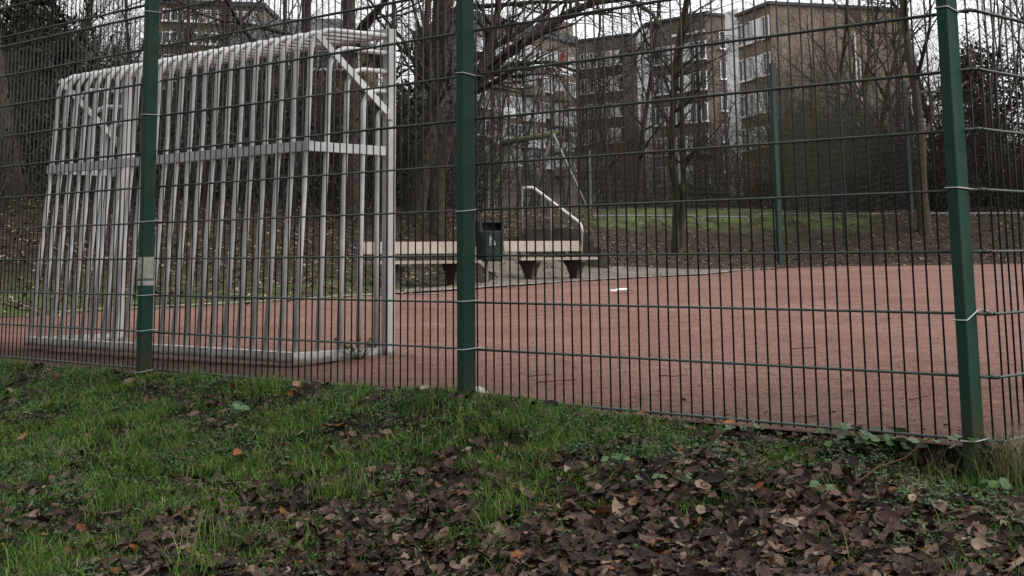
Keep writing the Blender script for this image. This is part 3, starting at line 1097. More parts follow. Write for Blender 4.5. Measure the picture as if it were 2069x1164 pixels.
low = []
for x, Y in ((560, 38), (690, 40), (840, 42), (985, 44), (1190, 47), (1370, 49.5), (1568, 52), (1768, 53), (1935, 53.5), (2080, 54)):
    p = at(x, 330, Y)
    zb_ = hz(p.x, Y)
    low.append((V((p.x, Y, zb_ + .05)), V((p.x, Y, zb_ + 1.78))))
wire_fence('playground_fence', low, 'low grey wire mesh fence along the top of the leafy bank', mat=FENCE_FAR, r=.0022)
for i, (b_, t_) in enumerate(low):
    m_ = MB()
    m_.box((b_.x + .03, b_.y - .05, (b_.z + t_.z) / 2), (.06, .06, t_.z - b_.z + .15))
    o = m_.build('grey_fence_post', GALV_FAR)
    tag(o, 'thin grey steel post of the low mesh fence above the bank', 'fence post', 'grey posts of the low mesh fence')


# ------------------------------------------------------------------ buildings
def wall_block(m_, base, L, H, dirx, z0):
    pass


class Building:
    def __init__(self, label, loc, name='apartment_block'):
        self.root = empty(name, loc, label, 'building')

    def prism(self, name, mat, poly, z0, z1):
        m_ = MB()
        n = len(poly)
        vs = [(p[0], p[1], z0) for p in poly] + [(p[0], p[1], z1) for p in poly]
        a = sum(poly[i][0] * poly[(i + 1) % n][1] - poly[(i + 1) % n][0] * poly[i][1] for i in range(n))
        fs = [(i, (i + 1) % n, n + (i + 1) % n, n + i) for i in range(n)] + [tuple(range(n, 2 * n)), tuple(range(n - 1, -1, -1))]
        if a < 0:
            fs = [f[::-1] for f in fs]
        m_.add(vs, fs)
        return m_.build(name, mat, self.root, uv=True)

    def window(self, p, d, w, h, out, frame=.07, curtain=False, mull=1, proud=.05, pane=True):
        """p = centre on the wall face, d along the wall, out = outward normal"""
        m_ = MB()
        fr = frame
        for sz in (-1, 1):
            m_.box(p + UPV * (sz * (h / 2 - fr / 2)) + out * proud, (w, .12, fr), (d, out, UPV))
        for k in range(mull + 2):
            x = -w / 2 + fr / 2 + (w - fr) * k / (mull + 1)
            m_.box(p + d * x + out * proud, (fr, .12, h - 2 * fr), (d, out, UPV))
        m_.box(p - UPV * (h / 2 + .06) + out * .1, (w + .15, .25, .08), (d, out, UPV))
        f = m_.build('window', FRAME_W, self.root)
        if pane:
            g = MB()
            g.box(p + out * .03, (w - .02, .02, h - .02), (d, out, UPV))
            g.build('pane', CURTAIN if curtain else GLASS, f)
        return f

    def panel(self, name, p, d, w, h, out, mat, th=.1):
        m_ = MB()
        m_.box(p + out * (th / 2 - .02), (w, th, h), (d, out, UPV))
        return m_.build(name, mat, self.root)


def V2(x, Y):
    r = ray(x, 400)
    return V((r.x * Y, Y, 0))


GZ = 3.0
# block A: near right, blank gable and a window face
ca, la, ra = V2(1572, 112), V2(1503, 117.9), V2(1852, 116)
A = Building('brown brick apartment block with a broad blank side wall, farthest right', (ca.x, ca.y, GZ))
za = at(1572, 9, 112).z
back = (la - ca)
A.prism('wall', BRICK, [(ca.x, ca.y), (ra.x, ra.y), (ra.x + back.x, ra.y + back.y), (ca.x + back.x, ca.y + back.y)], GZ - 3, za)
A.prism('roof', ROOF_DARK, [(ca.x - .2, ca.y - .3), (ra.x + .2, ra.y - .2), (ra.x + back.x, ra.y + back.y + .2), (ca.x + back.x - .2, ca.y + back.y + .2)], za, za + .25)
da = (la - ca).normalized()
oa = V((-da.y, da.x, 0))
if oa.y > 0:
    oa = -oa
La = (la - ca).length
dg = (ra - ca).normalized()
og = V((dg.y, -dg.x, 0))
for i, (yw, hh) in enumerate(((57, 1.75), (131, 1.75), (205, 1.7), (275, 1.7), (345, 1.7))):
    z = at(1555, yw, 113.4).z
    for t, w, kind in ((.13, 1.25, 1), (.40, 1.5, 0), (.62, .9, 2), (.85, 1.5, 1)):
        p = V((ca.x, ca.y, z)) + da * (La * t)
        if kind == 0:
            A.panel('white_panel', p, da, w, hh, oa, FRAME_W)
        else:
            A.window(p, da, w, hh, oa, curtain=(kind == 2), mull=1 if kind == 1 else 0, proud=.08)
m_ = MB()
for k in range(2):   # rain pipe and cable duct on the gable
    p = ca + dg * ((ra - ca).length * (.60 + .03 * k)) + og * .08
    m_.tube([(p.x, p.y, GZ), (p.x, p.y, za - 2 - k * 2)], .07 - .02 * k, 6)
m_.build('downpipe', FRAME_W, A.root)

# block B: middle, with a corner pilaster, window bands, white side wall
cb, lb, rb = V2(1437, 137), V2(1319, 142.9), V2(1478, 138.2)
Bd = Building('grey brown apartment block with bands of white framed windows, between the two white stair walls', (cb.x, cb.y, GZ))
zb1 = at(1437, 30, 137).z
bk = V((-1.5, 14, 0))
Bd.prism('wall', BRICK_DARK, [(cb.x, cb.y), (rb.x, rb.y), (rb.x + bk.x, rb.y + bk.y), (lb.x + bk.x, lb.y + bk.y), (lb.x, lb.y)], GZ - 3, zb1)
Bd.prism('roof', ROOF_DARK, [(cb.x, cb.y - .3), (rb.x + .2, rb.y - .2), (rb.x + bk.x, rb.y + bk.y), (lb.x + bk.x, lb.y + bk.y), (lb.x - .3, lb.y - .2)], zb1, zb1 + .25)
db = (lb - cb).normalized()
ob = V((-db.y, db.x, 0))
if ob.y > 0:
    ob = -ob
Lb = (lb - cb).length
dr = (rb - cb).normalized()
orr = V((dr.y, -dr.x, 0))
Bd.panel('white_fascia', V((cb.x, cb.y, at(1437, 62, 137).z)) + db * (Lb * .30), db, Lb * .58, .22, ob, FRAME_W, .16)
for i, yw in enumerate((104, 165, 229, 292, 352)):
    z = at(1400, yw, 138.5).z
    for t, w, kind in ((.06, .9, 1), (.19, 1.3, 1), (.33, 1.0, 0), (.46, 1.25, 1), (.60, 1.0, 0), (.74, 1.3, 2), (.90, 1.3, 1)):
        p = V((cb.x, cb.y, z)) + db * (Lb * t)
        if kind == 0:
            Bd.panel('white_panel', p, db, w, 1.75, ob, FRAME_W)
        else:
            Bd.window(p, db, w, 1.75, ob, curtain=(kind == 2), mull=1)
    p = V((cb.x, cb.y, z + 1.0)) + dr * ((rb - cb).length * .80)
    Bd.window(p, dr, .75, 1.7, orr, mull=0)
Bd.prism('white_stair_wall', RENDER_W, [(V2(1304, 143.5).x, 143.5), (V2(1321, 142.5).x, 142.5), (V2(1321, 142.5).x, 150), (V2(1304, 143.5).x, 150)], GZ - 3, at(1312, 58, 143).z)
w0, w1 = la + oa * -.06, ca + (la - ca) * 1.42 + oa * -.06
wg = dg * 6
A.prism('white_stair_wall', RENDER_W, [(w0.x, w0.y + .02), (w1.x, w1.y), (w1.x + wg.x, w1.y + wg.y), (w0.x + wg.x, w0.y + wg.y + .02)], GZ - 3, at(1490, 20, 119).z)

# block C
cc, lc, rc = V2(1281, 164), V2(1173, 169), V2(1308, 165)
Cb = Building('brown apartment block with a dark corner pilaster, left of the narrow white stair wall', (cc.x, cc.y, GZ))
zc = at(1281, 71, 164).z
bk = V((-2, 14, 0))
Cb.prism('wall', BRICK_DARK, [(cc.x, cc.y), (rc.x, rc.y), (rc.x + bk.x, rc.y + bk.y), (lc.x + bk.x, lc.y + bk.y), (lc.x, lc.y)], GZ - 3, zc)
Cb.prism('roof', ROOF_DARK, [(cc.x, cc.y - .3), (rc.x + .2, rc.y), (rc.x + bk.x, rc.y + bk.y), (lc.x + bk.x, lc.y + bk.y), (lc.x - .2, lc.y)], zc, zc + .25)
dc = (lc - cc).normalized()
oc = V((-dc.y, dc.x, 0))
if oc.y > 0:
    oc = -oc
Lc = (lc - cc).length
dr = (rc - cc).normalized()
orr = V((dr.y, -dr.x, 0))
for yw in (118, 170, 222, 274, 326, 378):
    z = at(1245, yw, 166).z
    for t, w, kind in ((.13, 1.3, 1), (.30, 1.3, 0), (.46, 1.3, 2), (.70, 1.1, 1), (.88, 1.1, 1)):
        p = V((cc.x, cc.y, z)) + dc * (Lc * t)
        if kind == 0:
            Cb.panel('white_panel', p, dc, w, 1.7, oc, FRAME_W)
        else:
            Cb.window(p, dc, w, 1.7, oc, curtain=(kind == 2), mull=1)
    p = V((cc.x, cc.y, z + .6)) + dr * ((rc - cc).length * .72)
    Cb.window(p, dr, .7, 1.6, orr, mull=0)

# block D: long face with white balconies
ld, rd = V2(962, 141), V2(1170, 160)
Db = Building('long dark apartment block with white balcony parapets behind the arching branch', (ld.x, ld.y, GZ))
zd = at(965, 38, 141).z
dd_ = (rd - ld).normalized()
od = V((dd_.y, -dd_.x, 0))
bk = V((-6, 14, 0))
Db.prism('wall', BRICK_DARK, [(ld.x - 1, ld.y - .9), (rd.x, rd.y), (rd.x + bk.x, rd.y + bk.y), (ld.x + bk.x - 1, ld.y + bk.y)], GZ - 3, zd)
Db.prism('roof', ROOF_DARK, [(ld.x - 1.2, ld.y - 1.3), (rd.x + .2, rd.y - .3), (rd.x + bk.x, rd.y + bk.y), (ld.x + bk.x - 1.2, ld.y + bk.y)], zd, zd + .9)
Ld = (rd - ld).length
Db.prism('penthouse_wall', TAN_WALL, [(V2(1105, 154).x, 156), (V2(1166, 158).x, 161), (V2(1166, 158).x - 1, 166), (V2(1105, 154).x - 1, 162)], zd + .9, zd + 2.6)
for i, yw in enumerate((112, 165, 218, 271, 322)):
    for t, w, kind in ((.06, 2.6, 1), (.22, 2.2, 3), (.36, 2.4, 1), (.50, 2.4, 3), (.66, 2.6, 1), (.80, 2.0, 4 if i == 0 else 3), (.93, 1.8, 1)):
        p = V((ld.x, ld.y, at(1090, yw, 151).z)) + dd_ * (Ld * t)
        if kind in (3, 4):
            Db.window(p + UPV * .2, dd_, w, 1.6, od, curtain=True, mull=1)
            m_ = MB()
            m_.box(p + od * .55 - UPV * 1.05, (w + .4, 1.1, .95), (dd_, od, UPV))
            m_.build('balcony', RENDER_W if (i + int(t * 10)) % 3 else BRICK, Db.root)
            if kind == 4:
                Db.panel('shutter', p + dd_ * .8 + UPV * .2, dd_, .9, 1.7, od, RED_CLOTH, .22)
        else:
            Db.window(p, dd_, w, 1.55, od, curtain=(i % 2 == 0), mull=2)

# house with a dark hipped roof behind the goal
Yh = 82.0
hl, hr = at(455, 84, Yh), at(742, 128, Yh)
H = Building('low tan house with a dark hipped roof behind the ball cage goal', (at(600, 300, Yh).x, Yh, GZ), 'house')
xl_, xr_ = hl.x, hr.x
ze, zr = at(600, 92, Yh).z, at(600, 38, Yh + 5).z
H.prism('wall', TAN_WALL, [(xl_ + .3, Yh), (xr_ - .3, Yh + 1), (xr_ - .3, Yh + 10), (xl_ + .3, Yh + 10)], GZ - 3, ze)
m_ = MB()
x1, x2 = at(535, 40, Yh + 5).x, at(720, 40, Yh + 5).x - 1.0
m_.add([(xl_ - .4, Yh - .5, ze), (xr_ + .4, Yh + .5, ze), (xr_ + .4, Yh + 10.5, ze), (xl_ - .4, Yh + 10.5, ze), (x1, Yh + 5, zr), (x2, Yh + 5, zr)],
       [(0, 1, 5, 4), (1, 2, 5), (2, 3, 4, 5), (3, 0, 4), (3, 2, 1, 0)])
m_.build('roof', ROOF_DARK, H.root)
for x in (500, 560, 640, 700):
    p = at(x, 118, Yh)
    p.y = Yh + (p.x - xl_) / (xr_ - xl_)
    H.window(p, V((1, .09, 0)).normalized(), 1.3, 1.1, V((.09, -1, 0)).normalized(), mull=1)
# flat-roofed block with white window bands, left of the house
Yf = 96.0
fl, fr_ = at(318, 40, Yf), at(520, 40, Yf)
F = Building('flat roofed block with white window bands behind the far end of the goal', (fl.x + 3, Yf, GZ))
zf = at(400, 6, Yf).z
F.prism('wall', BRICK_DARK, [(fl.x, Yf), (fr_.x, Yf + 2), (fr_.x, Yf + 10), (fl.x, Yf + 10)], GZ - 3, zf)
F.prism('roof', ROOF_DARK, [(fl.x - .2, Yf - .3), (fr_.x + .2, Yf + 1.8), (fr_.x + .2, Yf + 10.2), (fl.x - .2, Yf + 10.2)], zf, zf + .3)
df = (V((fr_.x, Yf + 2, 0)) - V((fl.x, Yf, 0)))
Lf = df.length
df.normalize()
of = V((df.y, -df.x, 0))
for yw in (28, 74, 120, 166):
    for t in (.12, .31, .5, .69, .88):
        F.window(V((fl.x, Yf, at(420, yw, Yf).z)) + df * (Lf * t), df, 1.05, .8, of, curtain=random.random() < .4, mull=1)


# ------------------------------------------------------------------ trees
def branch(out, rng, p, d, L, r, level, prm, tmin=.2):
    n = prm['seg'][level]
    step = L / n
    pts, rads = [p.copy()], [r]
    dirs = [d.copy()]
    q = p.copy()
    dd = d.copy()
    for i in range(n):
        dd = dd + V((rng.gauss(0, 1), rng.gauss(0, 1), rng.gauss(0, 1))) * prm['wob'][level] + V((0, 0, prm['up'][level]))
        dd.normalize()
        q = q + dd * step
        pts.append(q.copy())
        dirs.append(dd.copy())
        rads.append(max(prm['rmin'], r * (1 - (1 - prm['taper'][level]) * (i + 1) / n)))
    out[level].append((pts, rads))
    if level + 1 >= prm['levels']:
        return
    nc = prm['n'][level]
    nc = int(nc * rng.uniform(.8, 1.2) + .5)
    for k in range(nc):
        t = tmin + (1 - tmin) * (k + rng.random()) / nc
        i = min(n - 1, int(t * n))
        f = t * n - i
        pos = pts[i].lerp(pts[i + 1], f)
        bd = dirs[i + 1]
        ang = math.radians(rng.uniform(*prm['ang'][level]))
        az = rng.uniform(0, 2 * math.pi)
        side = bd.orthogonal().normalized()
        side = Matrix.Rotation(az, 3, bd) @ side
        nd = (bd * math.cos(ang) + side * math.sin(ang)).normalized()
        nl_ = L * prm['len'][level] * (1.1 - prm['fall'][level] * t) * rng.uniform(.65, 1.2)
        nr = max(prm['rmin'], lerp(rads[i], rads[i + 1], f) * prm['rr'][level])
        branch(out, rng, pos, nd, nl_, nr, level + 1, prm)


SIDES = [9, 6, 4, 3, 3]


def emit(out, levels, start):
    m_ = MB()
    for lv in levels:
        for pts, rads in out[lv]:
            m_.tube(pts, rads, SIDES[min(lv + start, 4)], False)
    return m_


TREE = dict(levels=4, seg=[9, 7, 5, 3], wob=[.07, .13, .17, .2], up=[.02, .05, .03, .01], taper=[.25, .22, .3, .5], n=[12, 8, 6, 0],
            ang=[(35, 70), (30, 65), (30, 70), (0, 0)], len=[.46, .48, .42, 0], fall=[.62, .4, .3, 0], rr=[.5, .5, .5, 0], rmin=.004)
SHRUB = dict(levels=3, seg=[6, 4, 3], wob=[.12, .18, .2], up=[.03, .02, 0], taper=[.3, .35, .5], n=[9, 7, 0], ang=[(20, 60), (25, 65), (0, 0)],
             len=[.48, .45, 0], fall=[.4, .3, 0], rr=[.55, .55, 0], rmin=.004)


def tree_proto(seed, h, r, name, label, bark, twig, group, prm=TREE, tmin=.22, stems=1, lean=0, cat='tree', crown='crown', trunk='trunk'):
    rng = random.Random(seed)
    out = [[] for _ in range(5)]
    for k in range(stems):
        d = V((rng.gauss(0, 1) * (.05 + .12 * (stems > 1)) + lean, rng.gauss(0, 1) * .08, 1)).normalized()
        p = V((0, 0, -.25)) if stems == 1 else V((rng.gauss(0, .12), rng.gauss(0, .12), -.2))
        branch(out, rng, p, d, h * (1 if k == 0 else rng.uniform(.7, 1)), r * (1 if k == 0 else .8), 0, prm, tmin)
    # root flare
    for pts, rads in out[0]:
        rads[0] *= 1.35
    root = empty(name, (0, 0, 0), label, cat, group)
    emit(out, [0], 0).build(trunk, bark, root, True)
    emit(out, range(1, prm['levels']), 0).build(crown, twig, root, True)
    return root


def shrub_proto(seed, h, nst, r, name, label, twig, group, spread=.45):
    rng = random.Random(seed)
    out = [[] for _ in range(5)]
    for k in range(nst):
        a = rng.uniform(0, 2 * math.pi)
        rad = rng.random() ** .5
        d = V((math.cos(a) * spread * rad, math.sin(a) * spread * rad, 1)).normalized()
        p = V((math.cos(a) * .35 * rad, math.sin(a) * .35 * rad, -.1))
        branch(out, rng, p, d, h * rng.uniform(.65, 1.05), r * rng.uniform(.6, 1.1), 0, SHRUB, .15)
    m_ = MB()
    for lv in range(3):
        for pts, rads in out[lv]:
            m_.tube(pts, rads, [4, 3, 3][lv], False)
    o = m_.build(name, twig, None, True)
    return tag(o, label, 'shrub', group)


def place(proto, used, x, Y, rz=None, sc=1.0, z=None, label=None, group=None):
    o = proto if proto.name not in used else copy_tree(proto)
    used.add(proto.name)
    X = ray(x, 400).x * Y
    o.location = (X, Y, (hz(X, Y) if z is None else z) - .05)
    o.rotation_euler = (0, 0, random.uniform(0, 6.28) if rz is None else rz)
    o.scale = (sc,) * 3
    if label:
        o['label'] = label
    if group:
        o['group'] = group
    return o


USED = set()
G1 = 'bare trees in the wood beyond the pitch'
t1 = tree_proto(11, 12, .16, 'bare_tree', 'bare leafless tree standing in the wood beyond the pitch', BARK, TWIG, G1)
t2 = tree_proto(23, 14, .19, 'bare_tree', 'bare leafless tree standing in the wood beyond the pitch', BARK, TWIG, G1)
t3 = tree_proto(37, 10, .11, 'bare_tree', 'bare leafless tree standing in the wood beyond the pitch', BARK_GREEN, TWIG, G1, stems=2)
t4 = tree_proto(41, 9, .08, 'bare_tree', 'bare leafless tree standing in the wood beyond the pitch', BARK_GREEN, TWIG_RED, G1)
PROT = [t1, t2, t3, t4]
# trees with a character of their own
own = [
    (t2, 834, 33.0, 1.05, 'thick dark bare tree just right of the goal, forking into two stems', 1.2),
    (t1, 872, 34.5, 1.0, 'dark bare tree with an upright stem, left of the middle green post', 3.4),
    (t1, 708, 31.0, 1.15, 'dark thick trunked tree seen through the near side of the goal cage', .4),
    (t2, 1866, 45.5, 1.0, 'thick bare tree on the leafy bank, left of the corner post', 2.1),
    (t3, 1760, 50.0, 1.05, 'bare tree behind the far ball fence with gnarled spreading limbs', .9),
    (t2, 30, 24.0, 1.0, 'dark trunked tree at the left edge beyond the goal', 4.4),
    (t1, 440, 46.0, 1.2, 'tall bare tree rising above the middle of the goal', 2.9),
    (t2, 640, 44.0, 1.1, 'tall bare tree with a leaning fork above the near end of the goal', 5.1),
]
for pr, x, Y, sc, lab, rz in own:
    o = place(pr, USED, x, Y, rz, sc, label=lab)
    if 'group' in o:
        del o['group']
rs = random.Random(5)
spots = []
for x in np.arange(-40, 1000, 70):
    spots.append((x + rs.uniform(-25, 25), rs.uniform(38, 64), rs.uniform(.65, 1.1)))
for x in np.arange(20, 1000, 190):
    spots.append((x + rs.uniform(-30, 30), rs.uniform(64, 85), rs.uniform(1.0, 1.4)))
for x in (1010, 1085, 1225, 1300, 1415, 1490, 1540, 1625):
    spots.append((x, rs.uniform(58, 84), rs.uniform(.48, .72)))
for x in (975, 1010, 1045, 1080, 1110, 1145, 1190, 1230, 1285, 1450):
    spots.append((x, rs.uniform(46, 56), rs.uniform(.42, .6)))
for x in (1660, 1715, 1800, 1835, 1905, 1960, 1985, 2020, 2050, 2085):
    spots.append((x + rs.uniform(-8, 8), rs.uniform(50, 68), rs.uniform(.85, 1.2)))
for i, (x, Y, sc) in enumerate(spots):
    pr = PROT[[0, 1, 2, 3, 2, 3][i % 6]]
    o = place(pr, USED, x, Y, None, sc, label='bare leafless tree standing in the wood beyond the pitch', group=G1)


def custom_tree(name, base, stems, seed, label, bark, twig, prm=TREE, sub=True):
    """stems: list of (list of world points, r0, r1, number of limbs)"""
    rng = random.Random(seed)
    root = empty(name, base, label, 'tree')
    out = [[] for _ in range(5)]
    for pts, r0, r1, nb in stems:
        P = []
        for i in range(len(pts) - 1):
            for k in range(3):
                P.append(pts[i].lerp(pts[i + 1], k / 3) + V((rng.gauss(0, .012), rng.gauss(0, .012), 0)))
        P.append(pts[-1])
        n = len(P)
        R = [lerp(r0, r1, i / (n - 1)) for i in range(n)]
        out[0].append((P, R))
        for k in range(nb):
            i = int(rng.uniform(.25, .98) * (n - 1))
            d = (P[min(n - 1, i + 1)] - P[i]).normalized()
            side = Matrix.Rotation(rng.uniform(0, 6.28), 3, d) @ d.orthogonal().normalized()
            ang = math.radians(rng.uniform(35, 75))
            nd = (d * math.cos(ang) + side * math.sin(ang) + V((0, 0, .15))).normalized()
            branch(out, rng, P[i], nd, rng.uniform(.9, 2.6), max(.008, R[i] * .45), 1, prm)
    emit(out, [0], 0).build('trunk', bark, root, True)
    emit(out, range(1, 4), 0).build('crown', twig, root, True)
    return root


Yd = 36.5
custom_tree('bare_tree', (at(1372, 505, Yd).x, Yd, hz(at(1372, 505, Yd).x, Yd)), [
    ([at(1367, 515, Yd), at(1366, 470, Yd), at(1369, 390, Yd), at(1358, 330, Yd), at(1359, 230, Yd), at(1366, 120, Yd), at(1385, 10, Yd), at(1392, -90, Yd), at(1388, -190, Yd)], .13, .04, 17),
    ([at(1373, 500, Yd), at(1382, 400, Yd - .1), at(1380, 330, Yd - .2), at(1378, 220, Yd - .2), at(1376, 120, Yd - .1), at(1388, 30, Yd - .1), at(1402, -80, Yd)], .085, .03, 17)],
    3, 'slender double stemmed tree on the bank in front of the apartment blocks', BARK_GREEN, TWIG)
Ya = 31.5
custom_tree('bare_tree', (at(885, 470, Ya).x, Ya, hz(at(885, 470, Ya).x, Ya)), [
    ([at(880, 480, Ya), at(884, 360, Ya), at(912, 255, Ya), at(965, 162, Ya), at(1020, 110, Ya), at(1090, 68, Ya - .3), at(1150, 25, Ya - .5), at(1205, 4, Ya - .8), at(1270, -4, Ya - 1), at(1320, 30, Ya - 1.2), at(1345, 80, Ya - 1.4)], .17, .03, 28),
    ([at(958, 172, Ya), at(985, 110, Ya + .2), at(996, 55, Ya + .3), at(1012, -20, Ya + .4), at(1030, -120, Ya + .4)], .11, .04, 13),
    ([at(965, 162, Ya), at(1035, 130, Ya - .2), at(1110, 125, Ya - .4), at(1180, 150, Ya - .7), at(1240, 190, Ya - .9), at(1262, 240, Ya - 1)], .055, .012, 18),
    ([at(900, 290, Ya), at(872, 180, Ya + .2), at(862, 60, Ya + .4), at(868, -80, Ya + .6)], .12, .05, 12)],
    8, 'old bare tree whose thick limb arches right above the bin and benches', BARK, TWIG)

TWIG_OLIVE = mat_noise('olive_twig_bark', [(.3, (.036, .038, .018)), (.7, (.078, .078, .040))], 1.5, .9, 3, 0, None, 0, .15)
# shrubs
G2 = 'bare thicket shrubs beyond the pitch'
LB2 = 'bare many stemmed shrub in the thicket beyond the pitch'
sh = [shrub_proto(101, 4.2, 16, .02, 'bare_shrub', LB2, TWIG, G2), shrub_proto(102, 3.4, 18, .016, 'bare_shrub', LB2, TWIG, G2),
      shrub_proto(103, 5.2, 14, .024, 'bare_shrub', LB2, TWIG, G2, .3), shrub_proto(104, 3.0, 20, .014, 'bare_shrub', LB2, TWIG_RED, G2, .55)]
sp = []
for x in np.arange(-60, 980, 34):
    sp.append((x + rs.uniform(-16, 16), None, rs.uniform(7, 12), rs.uniform(.55, .9)))
for x in np.arange(-60, 1000, 30):
    sp.append((x + rs.uniform(-16, 16), None, rs.uniform(12, 24), rs.uniform(.6, 1.05)))
for x in np.arange(1190, 1580, 34):
    sp.append((x + rs.uniform(-12, 12), rs.uniform(55, 66), None, rs.uniform(.8, 1.15)))
for x in np.arange(1590, 2120, 22):
    sp.append((x + rs.uniform(-10, 10), rs.uniform(49, 62), None, rs.uniform(.75, 1.25)))
ol = shrub_proto(105, 4.6, 17, .013, 'bare_shrub', 'olive green twiggy shrub behind the far ball fence', TWIG_OLIVE, 'olive green shrubs behind the far ball fence', .4)
for x, Y, sc in ((1606, 45.5, .85), (1640, 47.5, 1.05), (1676, 49, .95)):
    place(ol, USED, x, Y, None, sc)
for x, Y, s, sc in sp:
    if Y is None:   # walk along the view ray until s metres beyond the edge
        Y = 14.0
        while edge_dist(ray(x, 400).x * Y, Y) < s:
            Y += .5
    pr = sh[rs.choice([0, 1, 2, 0, 1] if x < 1100 else [0, 1, 2, 3, 3])]
    place(pr, USED, x, Y, None, sc, label=LB2, group=G2)


# ------------------------------------------------------------------ leafy masses
def leaf_quads(P, N, size, rng, cup=.2):
    """small folded leaves: 6 verts, 2 quads each, at points P with sizes"""
    n = len(P)
    a = rng.normal(size=(n, 3))
    a /= np.linalg.norm(a, axis=1)[:, None]
    b_ = np.cross(a, N + rng.normal(size=(n, 3)) * .4)
    b_ /= np.linalg.norm(b_, axis=1)[:, None] + 1e-9
    c_ = np.cross(a, b_)
    sz = size * rng.uniform(.6, 1.3, n)
    l = a * sz[:, None]
    w = b_ * (sz * .42)[:, None]
    u = c_ * (sz * cup)[:, None]
    V_ = np.stack([P - l, P - w * 1.0 + u - l * .1, P - l * .05, P + w + u - l * .1, P + l, P + l * .5], 1)
    base = np.arange(n)[:, None] * 6
    Q = np.concatenate([base + [0, 2, 4, 1], base + [0, 3, 4, 2]], 0)
    return V_.reshape(-1, 3), Q


def ivy_tree(x, Y, h, r, seed, label, mat=IVY, n=5200, leaf=.11):
    rng = np.random.default_rng(seed)
    X = ray(x, 400).x * Y
    z0 = hz(X, Y)
    root = empty('evergreen_tree', (X, Y, z0), label, 'tree')
    pr = random.Random(seed)
    out = [[] for _ in range(5)]
    branch(out, pr, V((X, Y, z0 - .2)), V((pr.gauss(0, .05), pr.gauss(0, .05), 1)), h, .16, 0, dict(TREE, n=[16, 6, 0, 0], levels=3), .12)
    emit(out, [0], 0).build('trunk', BARK, root, True)
    emit(out, [1, 2], 0).build('limb', TWIG, root, True)
    # foliage in clumps along the limbs
    cl = []
    for lv in (1, 2):
        for pts, rads in out[lv]:
            for p in pts[1:]:
                cl.append(np.array(p))
    for p in out[0][0][0][1:]:
        cl.append(np.array(p))
    cl = np.array(cl)
    cc_ = cl[rng.integers(0, len(cl), n)]
    P = cc_ + rng.normal(size=(n, 3)) * r
    N = P - np.array([X, Y, z0 + h * .5])
    vs, q = leaf_quads(P, N / (np.linalg.norm(N, axis=1)[:, None] + 1e-6), leaf, rng)
    o = fast_mesh('foliage', vs - np.array([X, Y, z0]), q, mat, False)
    o.parent = root
    return root


ivy_tree(60, 27, 2.9, .30, 61, 'dark evergreen tree at the upper left, behind the far end of the goal', EVERGREEN, 4200)
ivy_tree(-40, 30, 4.0, .34, 62, 'dark evergreen tree cut by the left edge of the view', EVERGREEN, 4200)
ivy_tree(185, 35, 2.7, .28, 63, 'ivy clad tree behind the far goal corner', IVY, 2400)
ivy_tree(2035, 55, 5.6, .42, 64, 'dark evergreen tree seen through the side fence at the right', EVERGREEN, 3600, .13)
ivy_tree(2100, 60, 6, .42, 66, 'dark evergreen tree cut by the right edge of the view', EVERGREEN, 3600, .13)
ivy_tree(790, 38, 2.9, .32, 67, 'low ivy clad tree right behind the goal post', IVY, 2400)
ivy_tree(450, 37, 3.0, .34, 68, 'ivy clad tree behind the middle of the goal', IVY, 2400)


def bramble(name, xs, s_rng, hgt, n_tw, n_lf, seed, mat_l=IVY):
    """tangled undergrowth as one mass: arching stems and dark leaves"""
    rng = np.random.default_rng(seed)
    pr = random.Random(seed)
    m_ = MB()
    LP = []
    for k in range(n_tw):
        x = pr.uniform(*xs)
        s = pr.uniform(*s_rng)
        Y = 13.0
        rx = ray(x, 400).x
        while edge_dist(rx * Y, Y) < s and Y < 70:
            Y += .6
        p = V((rx * Y, Y, hz(rx * Y, Y) - .05))
        L = hgt * pr.uniform(.4, 1.1)
        d = V((pr.gauss(0, .45), pr.gauss(0, .45), 1)).normalized()
        pts, rads = [p], [.008]
        for i in range(6):
            d = (d + V((pr.gauss(0, .16), pr.gauss(0, .16), -.10 * i * .5))).normalized()
            pts.append(pts[-1] + d * (L / 5))
            rads.append(.008 * (1 - i / 7.5))
            LP.append(pts[-1])
        m_.tube(pts, rads, 3, False)
    o = m_.build(name, BRAMBLE, None, True)
    tag(o, kind='stuff')
    LPa = np.array([list(p) for p in LP])
    P = LPa[rng.integers(0, len(LPa), n_lf)] + rng.normal(size=(n_lf, 3)) * .16
    vs, q = leaf_quads(P, np.tile([0, 0, 1.0], (n_lf, 1)), .06, rng)
    o2 = fast_mesh('undergrowth_leaves', vs, q, mat_l, False)
    tag(o2, kind='stuff')


bramble('undergrowth', (-70, 960), (5.5, 16), 2.9, 3000, 27000, 71)
bramble('undergrowth', (1590, 2120), (8, 17), 2.6, 1500, 14000, 72)
bramble('undergrowth', (1180, 1600), (15, 24), 1.9, 900, 500, 73)

# leaf litter on the far bank and along the pitch edge
rng = np.random.default_rng(81)
P = []
while len(P) < 20000:
    i = rng.integers(8, len(far) - 40)
    t = rng.random()
    x, y = far[i][0] * (1 - t) + far[i + 1][0] * t, far[i][1] * (1 - t) + far[i + 1][1] * t
    s = rng.choice([rng.uniform(-.4, 2.5), rng.uniform(1.5, 8), rng.uniform(3, 13)], p=[.10, .50, .40])
    px, py = x + nor[i][0] * s, y + nor[i][1] * s
    xi = px / max(py, 1) * FPX + 1034
    if not -60 < xi < 2130:
        continue
    if 860 < xi < 1450 and 0 < s < 2.2 and rng.random() < .85:
        continue
    if 1190 < xi < 1700 and s > 6.5 and rng.random() < .75:
        continue
    P.append((px, py, (hz(px, py) if s > 0 else pitch_z(py)) + .025))
P = np.array(P)
vs, q = leaf_quads(P, np.tile([0, 0, 1.0], (len(P), 1)), .055, rng, .25)
